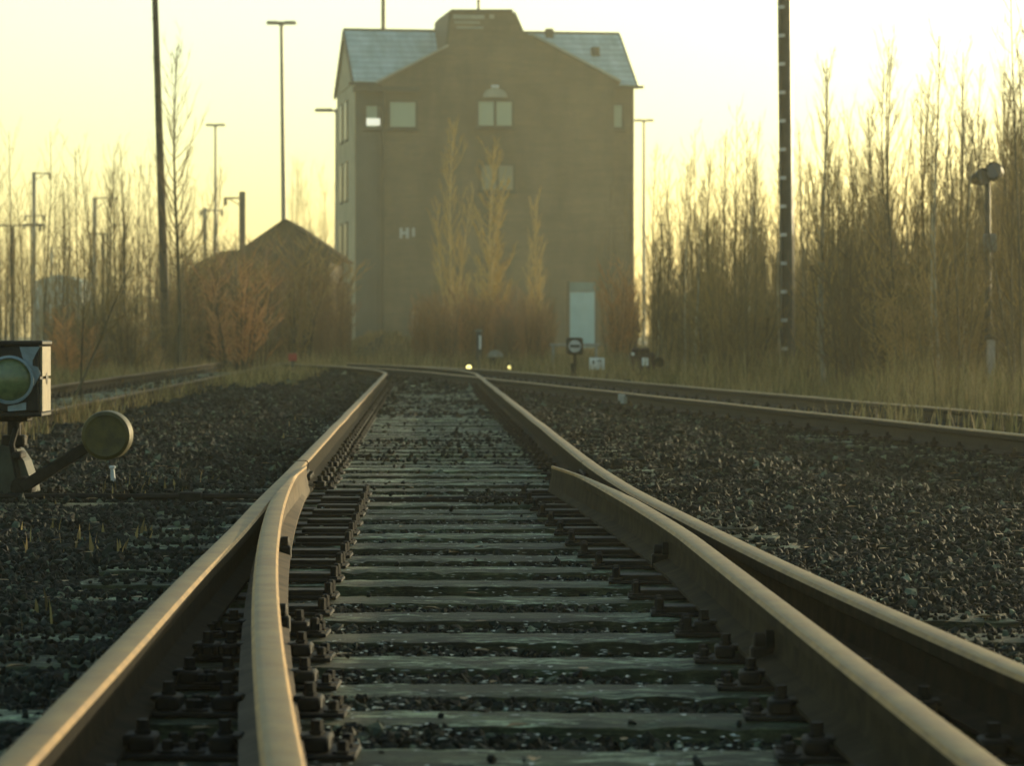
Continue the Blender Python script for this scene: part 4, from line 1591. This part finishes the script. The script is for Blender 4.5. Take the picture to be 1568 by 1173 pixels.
# white marker post
wd = 47.0
o = thing('marker_post', 'short white marker post in the grass below the two-lamp post', 'post', (gx(1517, wd), wd, -.2))
zt = HC + (HY - 520) / F * wd + .2
mb = MB(); mb.box((0, 0, zt / 2), (.12, .10, zt), bev=.012); mb.build('shaft', MAT['greywhite'], o)
mb = MB(); mb.box((0, 0, zt + .03), (.16, .13, .06), bev=.015); mb.build('cap', MAT['steel'], o)

# ------------------------------------------------------------------ switch stand with lantern, foreground left
sd_ = 15.6
lx = gx(12, sd_)
ls = thing('switch_lantern', 'large black switch lantern with a green lens on its stand at the left edge', 'switch lantern', (lx, sd_, 0))
BWd, BHt, BDp = .325, .345, .31
bc = .42 + BHt / 2
mb = MB()
mb.box((0, BDp / 2, bc), (BWd, BDp, BHt), bev=.012)
mb.box((0, BDp / 2, bc + BHt / 2 + .010), (BWd + .03, BDp + .03, .022), bev=.005)
mb.box((0, BDp / 2, bc - BHt / 2 - .010), (BWd + .02, BDp + .02, .022), bev=.005)
box = mb.build('housing', MAT['black'], ls)
RX = Euler((R(90), 0, 0)).to_matrix().to_4x4()
M = Matrix.Translation((.012, -.004, bc - .005)) @ RX
mb = MB(); mb.lathe([(.112, 0), (.124, .008), (.124, .026), (.112, .030), (.108, .012)], M, 36); mb.build('lens_ring', MAT['blueplate'], box, True)
mb = MB(); mb.lathe([(.110, .008), (.10, .020), (.075, .034), (.04, .043), (.004, .046)], M, 36); mb.build('lens', MAT['lens'], box, True)
# pale enamel patches on the front
mb = MB()


def patch(poly):
    mb.prism([(x, z) for x, z in poly], -.004, .004)


def lp_(px, py):
    q = at(px, py, sd_) - Vector((lx, sd_, 0))
    return (q.x, q.z)


patch([lp_(30, 531), lp_(61, 531), lp_(50, 552), lp_(50, 560), lp_(58, 562), lp_(62, 572), lp_(52, 592), lp_(46, 575), lp_(36, 552)])
mb.build('face_marking', MAT['blueplate'], box); mb = MB()
patch([lp_(-25, 531), lp_(-10, 531), lp_(-14, 552), lp_(-24, 560)])
mb.build('face_marking', MAT['blueplate'], box); mb = MB()
patch([lp_(12, 622), lp_(40, 616), lp_(40, 628), lp_(12, 630)])
mb.build('face_marking', MAT['blueplate'], box)
# cream right-hand side plates, two leaves with a gap
mb = MB()
mb.box((BWd / 2 + .006, BDp * .5, bc + .088), (.010, BDp - .03, .15)); mb.box((BWd / 2 + .006, BDp * .5, bc - .085), (.010, BDp - .03, .165))
sp_ = mb.build('side_plate', MAT['edge'], box)
mb = MB(); mb.lathe([(.03, -.004), (.03, .003), (.02, .005)], Matrix.Translation((BWd / 2 + .01, BDp * .5, bc)) @ Euler((0, PI / 2, 0)).to_matrix().to_4x4(), 24); mb.build('side_lens', MAT['black'], box, True)
# stand
mb = MB()
mb.tube([(0, .2, .02), (0, .2, .42)], .035, 12)
mb.box((0, .2, .385), (.16, .16, .03), bev=.006)
mb.box((.0, .2, .27), (.12, .10, .06), bev=.01); mb.box((.04, .1, .20), (.05, .18, .04), bev=.01)
mb.build('spindle', MAT['iron'], ls, True)
mb = MB()
mb.prism([(-.24, -.02), (.12, -.02), (.11, .05), (.07, .17), (.03, .23), (-.05, .25), (-.14, .22), (-.22, .10)], .08, .32)
mb.box((-.05, .2, -.03), (.62, .36, .05), bev=.01)
cas = mb.build('casing', MAT['stand'], ls)
mb = MB()
for s in (-1, 1):
    for t in (-1, 1):
        mb.lathe([(.02, 0), (.02, .02), (.011, .022), (.011, .04)], Matrix.Translation((-.05 + s * .26, .2 + t * .13, -.005)), 6)
mb.build('bolt', MAT['iron'], cas)
# lever and weight
p0, p1 = lp_(32, 748), lp_(160, 667)
mb = MB()
a = Vector((p0[0], .02, p0[1])); b_ = Vector((p1[0], .02, p1[1]))
L = (b_ - a).length
mb.box((a + b_) / 2, (L, .05, .06), 0, (0, -math.atan2(b_.z - a.z, b_.x - a.x), 0), bev=.008)
mb.lathe([(.055, -.06), (.06, -.05), (.06, .05), (.055, .06)], Matrix.Translation(a + Vector((0, .05, 0))) @ RX, 18)
mb.tube([lp3 for lp3 in [a + Vector((-.02, .05, .02)), a + Vector((-.06, .06, .22)), a + Vector((-.04, .08, .30))]], .016, 8)
lev = mb.build('lever', MAT['iron'], ls, True)
mb = MB()
M = Matrix.Translation(b_ + Vector((.01, .09, 0))) @ RX
mb.lathe([(.102, -.02), (.122, -.005), (.126, .02), (.126, .12), (.122, .145), (.105, .155), (.09, .150), (.03, .158)], M, 40)
mb.build('counterweight', MAT['olive'], lev, True)

# small stake beneath the weight
o = thing('stake', 'small pale stake in the ballast just below the round counterweight', 'stake', (gx(172, 16.6), 16.6, -.02))
mb = MB(); mb.tube([(0, 0, 0), (.004, 0, .06), (.0, 0, .115)], [.013, .014, .010], 8); mb.build('shaft', MAT['greywhite'], o)
mb = MB(); mb.box((0, 0, .118), (.032, .03, .016), bev=.004); mb.build('cap', MAT['greywhite'], o)


# ------------------------------------------------------------------ small lineside objects beyond
def far_lantern(px, py, d, label):
    x = gx(px, d)
    o = thing('switch_lantern', label, 'switch lantern', (x, d, -.12))
    s = F / d
    cz = HC + (HY - py) / F * d + .12
    mb = MB(); mb.box((0, 0, cz), (.32, .26, .33), bev=.03); b = mb.build('housing', MAT['black'], o)
    M = Matrix.Translation((.0, -.131, cz)) @ RX
    mb = MB(); mb.lathe([(.10, 0), (.118, .004), (.118, .02), (.10, .022)], M, 28); mb.build('lens_ring', MAT['greywhite'], b, True)
    mb = MB(); mb.box((0, -.158, cz), (.19, .012, .055)); mb.build('bar', MAT['steel'], b)
    mb = MB(); mb.lathe([(.06, cz - .14), (.03, cz - .19), (.032, .18), (.08, .16), (.09, .0)][::-1], None, 12); mb.box((-.02, -.02, .22), (.10, .10, .30), bev=.02); mb.build('stand', MAT['iron'], o, True)
    return o


far_lantern(880, 530, 59, 'small black switch lantern with a white barred disc before the teal door')
o = thing('number_board', 'low white board on two legs right of the small switch lantern', 'sign', (gx(914, 61), 61, -.15))
zc = HC + (HY - 557) / F * 61 + .15
mb = MB(); mb.box((0, 0, zc), (.30, .03, .24), bev=.008); b = mb.build('board', MAT['white'], o)
mb = MB(); mb.box((-.07, -.018, zc + .03), (.05, .01, .07)); mb.box((.05, -.018, zc + .06), (.10, .01, .03)); mb.build('marking', MAT['galv'], b)
for s in (-1, 1):
    mb = MB(); mb.box((s * .11, .02, zc / 2 - .05), (.03, .03, zc)); mb.build('leg', MAT['galv'], o)
# pale rail behind the lantern
o = thing('low_rail_fence', 'low pale rail fence behind the small switch lantern', 'fence', (gx(880, 74), 74, -.2))
zc = HC + (HY - 528) / F * 74 + .2
mb = MB(); mb.box((0, 0, zc), (1.2, .05, .06), bev=.01); mb.build('rail', MAT['concrete'], o)
for s in (-.52, 0, .52):
    mb = MB(); mb.box((s, .04, zc / 2), (.06, .05, zc)); mb.build('post', MAT['concrete'], o)
# dark dwarf signal
dd = 60.0
o = thing('dwarf_signal', 'squat dark maroon ground signal with one white square light', 'ground signal', (gx(985, dd), dd, -.11))
zc = HC + (HY - 557) / F * dd + .15
mb = MB(); mb.box((-.03, 0, zc), (.50, .26, .38), bev=.05); mb.box((-.05, 0, zc + .22), (.36, .22, .10), bev=.03); b = mb.build('housing', MAT['maroon'], o)
mb = MB(); mb.box((.03, -.14, zc), (.12, .02, .16), bev=.005); mb.build('white_light', MAT['white'], b)
mb = MB(); mb.lathe([(.03, 0), (.035, .02), (.02, .03)], Matrix.Translation((-.21, -.12, zc + .15)) @ RX, 12); mb.build('marker_lens', MAT['white'], b, True)
mb = MB(); mb.tube([(.16, 0, zc - .1), (.30, -.03, zc - .02)], .022, 8); mb.lathe([(.09, 0), (.10, .01), (.10, .06), (.09, .07)], Matrix.Translation((.31, -.0, zc - .01)) @ RX, 20); mb.build('counterweight', MAT['iron'], o, True)
mb = MB(); mb.box((0, 0, .1), (.30, .24, .22), bev=.02); mb.build('base', MAT['iron'], o)
# post with white face and grey switch lever near the bend
dd = 76.0
o = thing('track_post', 'short dark post with a white stripe at the end of the straight track', 'post', (gx(733, dd), dd, -.2))
zt = HC + (HY - 508) / F * dd + .2
mb = MB(); mb.box((0, 0, zt / 2), (.12, .12, zt), bev=.015); b = mb.build('shaft', MAT['steel'], o)
mb = MB(); mb.box((.035, -.064, zt - .26), (.05, .012, .34)); mb.build('stripe', MAT['white'], b)
mb = MB(); mb.box((0, 0, zt + .03), (.17, .16, .05), bev=.012); mb.build('cap', MAT['galv'], o)
o = thing('point_machine', 'low grey hooded casing right of the white-striped post', 'point machine', (gx(758, dd), dd, -.1))
zc = HC + (HY - 541) / F * dd + .1
mb = MB(); mb.prism([(.20 * math.cos(a), zc - .09 + .17 * math.sin(a)) for a in np.linspace(0, PI, 12)], -.2, .2); mb.build('hood', MAT['concrete'], o)
mb = MB(); mb.box((0, 0, (zc - .1) / 2), (.36, .34, zc - .1), bev=.01); mb.build('casing', MAT['iron'], o)
# two lit lamps
for px, d, lab in ((718, 71, 'lit yellow ground lamp at the far end of the right rail'), (780, 72, 'smaller lit yellow ground lamp beside the far bend, right of its twin')):
    o = thing('ground_lamp', lab, 'lamp', (gx(px, d), d, -.1))
    zc = HC + (HY - 562.5) / F * d + .1
    rad_ = .058 if px < 750 else .042
    mb = MB(); mb.tube([(0, 0, -.1), (0, 0, max(.03, zc - rad_))], .03, 8); mb.box((0, .05, zc), (.2, .08, .2), bev=.02); mb.build('stand', MAT['iron'], o)
    mb = MB(); mb.lathe([(rad_ * math.sin(a) + .001, -rad_ * math.cos(a)) for a in np.linspace(0, PI, 9)], Matrix.Translation((0, -.03, zc)), 16); mb.build('bulb', MAT['glow'], o, True)
# red marker in the left brush
o = thing('red_marker', 'small faded red marker board low in the left-hand brush', 'marker', (gx(448, 58), 58, -.15))
zc = HC + (HY - 547) / F * 58 + .15
mb = MB(); mb.box((0, 0, zc), (.16, .03, .14), bev=.01); mb.build('board', MAT['red'], o)
mb = MB(); mb.tube([(0, .03, 0), (0, .03, zc)], .018, 8); mb.build('post', MAT['steel'], o)

# ------------------------------------------------------------------ haze
m = bpy.data.materials.new('morning_haze'); m.use_nodes = True
nt = m.node_tree
for n in list(nt.nodes): nt.nodes.remove(n)
out = nt.nodes.new('ShaderNodeOutputMaterial'); pv = nt.nodes.new('ShaderNodeVolumePrincipled')
pv.inputs['Color'].default_value = (.92, .92, .70, 1)
pv.inputs['Density'].default_value = .0009
pv.inputs['Anisotropy'].default_value = .65
nt.links.new(pv.outputs[0], out.inputs['Volume'])
mb = MB(); mb.box((0, 370, 11.7), (1240, 900, 26.0))
hz = mb.build('haze', m); tag(hz, kind='stuff')

# ------------------------------------------------------------------ light
EL, AZ = 7.0, 42.0     # sun: degrees above horizon, degrees right of the view direction
w = bpy.data.worlds.new('World'); SC.world = w; w.use_nodes = True
nt = w.node_tree
for n in list(nt.nodes): nt.nodes.remove(n)
out = nt.nodes.new('ShaderNodeOutputWorld'); bg = nt.nodes.new('ShaderNodeBackground')
sky = nt.nodes.new('ShaderNodeTexSky'); sky.sky_type = 'NISHITA'; sky.sun_disc = False
sky.sun_elevation = R(EL); sky.sun_rotation = R(AZ)
sky.air_density = 1.0; sky.dust_density = 1.2; sky.ozone_density = 1.0
nt.links.new(mixc(nt, sky.outputs[0], (.93, 1.0, .90), 1.0, 'MULTIPLY'), bg.inputs[0]); nt.links.new(bg.outputs[0], out.inputs[0])
bg.inputs[1].default_value = .15

sl_ = bpy.data.lights.new('sun', 'SUN'); sl_.energy = 2.4; sl_.angle = R(.5); sl_.color = (1, .84, .52)
so = bpy.data.objects.new('sun', sl_); COL.objects.link(so)
dirv = Vector((math.sin(R(AZ)) * math.cos(R(EL)), math.cos(R(AZ)) * math.cos(R(EL)), math.sin(R(EL))))
so.rotation_euler = dirv.to_track_quat('Z', 'Y').to_euler()
so.location = dirv * 50

# ------------------------------------------------------------------ camera and render
cam = bpy.data.cameras.new('camera'); co = bpy.data.objects.new('camera', cam); COL.objects.link(co)
co.location = (0, 0, HC); co.rotation_euler = (R(90), 0, 0)
cam.sensor_fit = 'HORIZONTAL'; cam.sensor_width = 36; cam.lens = F / 1568 * 36
cam.shift_y = -(1173 / 2 - HY) / 1568
cam.clip_start = .1; cam.clip_end = 3000
cam.dof.use_dof = True; cam.dof.focus_distance = 11.5; cam.dof.aperture_fstop = 8.0
SC.camera = co
SC.view_settings.view_transform = 'Standard'; SC.view_settings.look = 'None'
SC.view_settings.exposure = 1.12; SC.view_settings.gamma = 1
SC.render.engine = 'CYCLES'
SC.cycles.use_denoising = True
SC.cycles.max_bounces = 6
SC.cycles.volume_bounces = 1
SC.cycles.volume_step_rate = 5
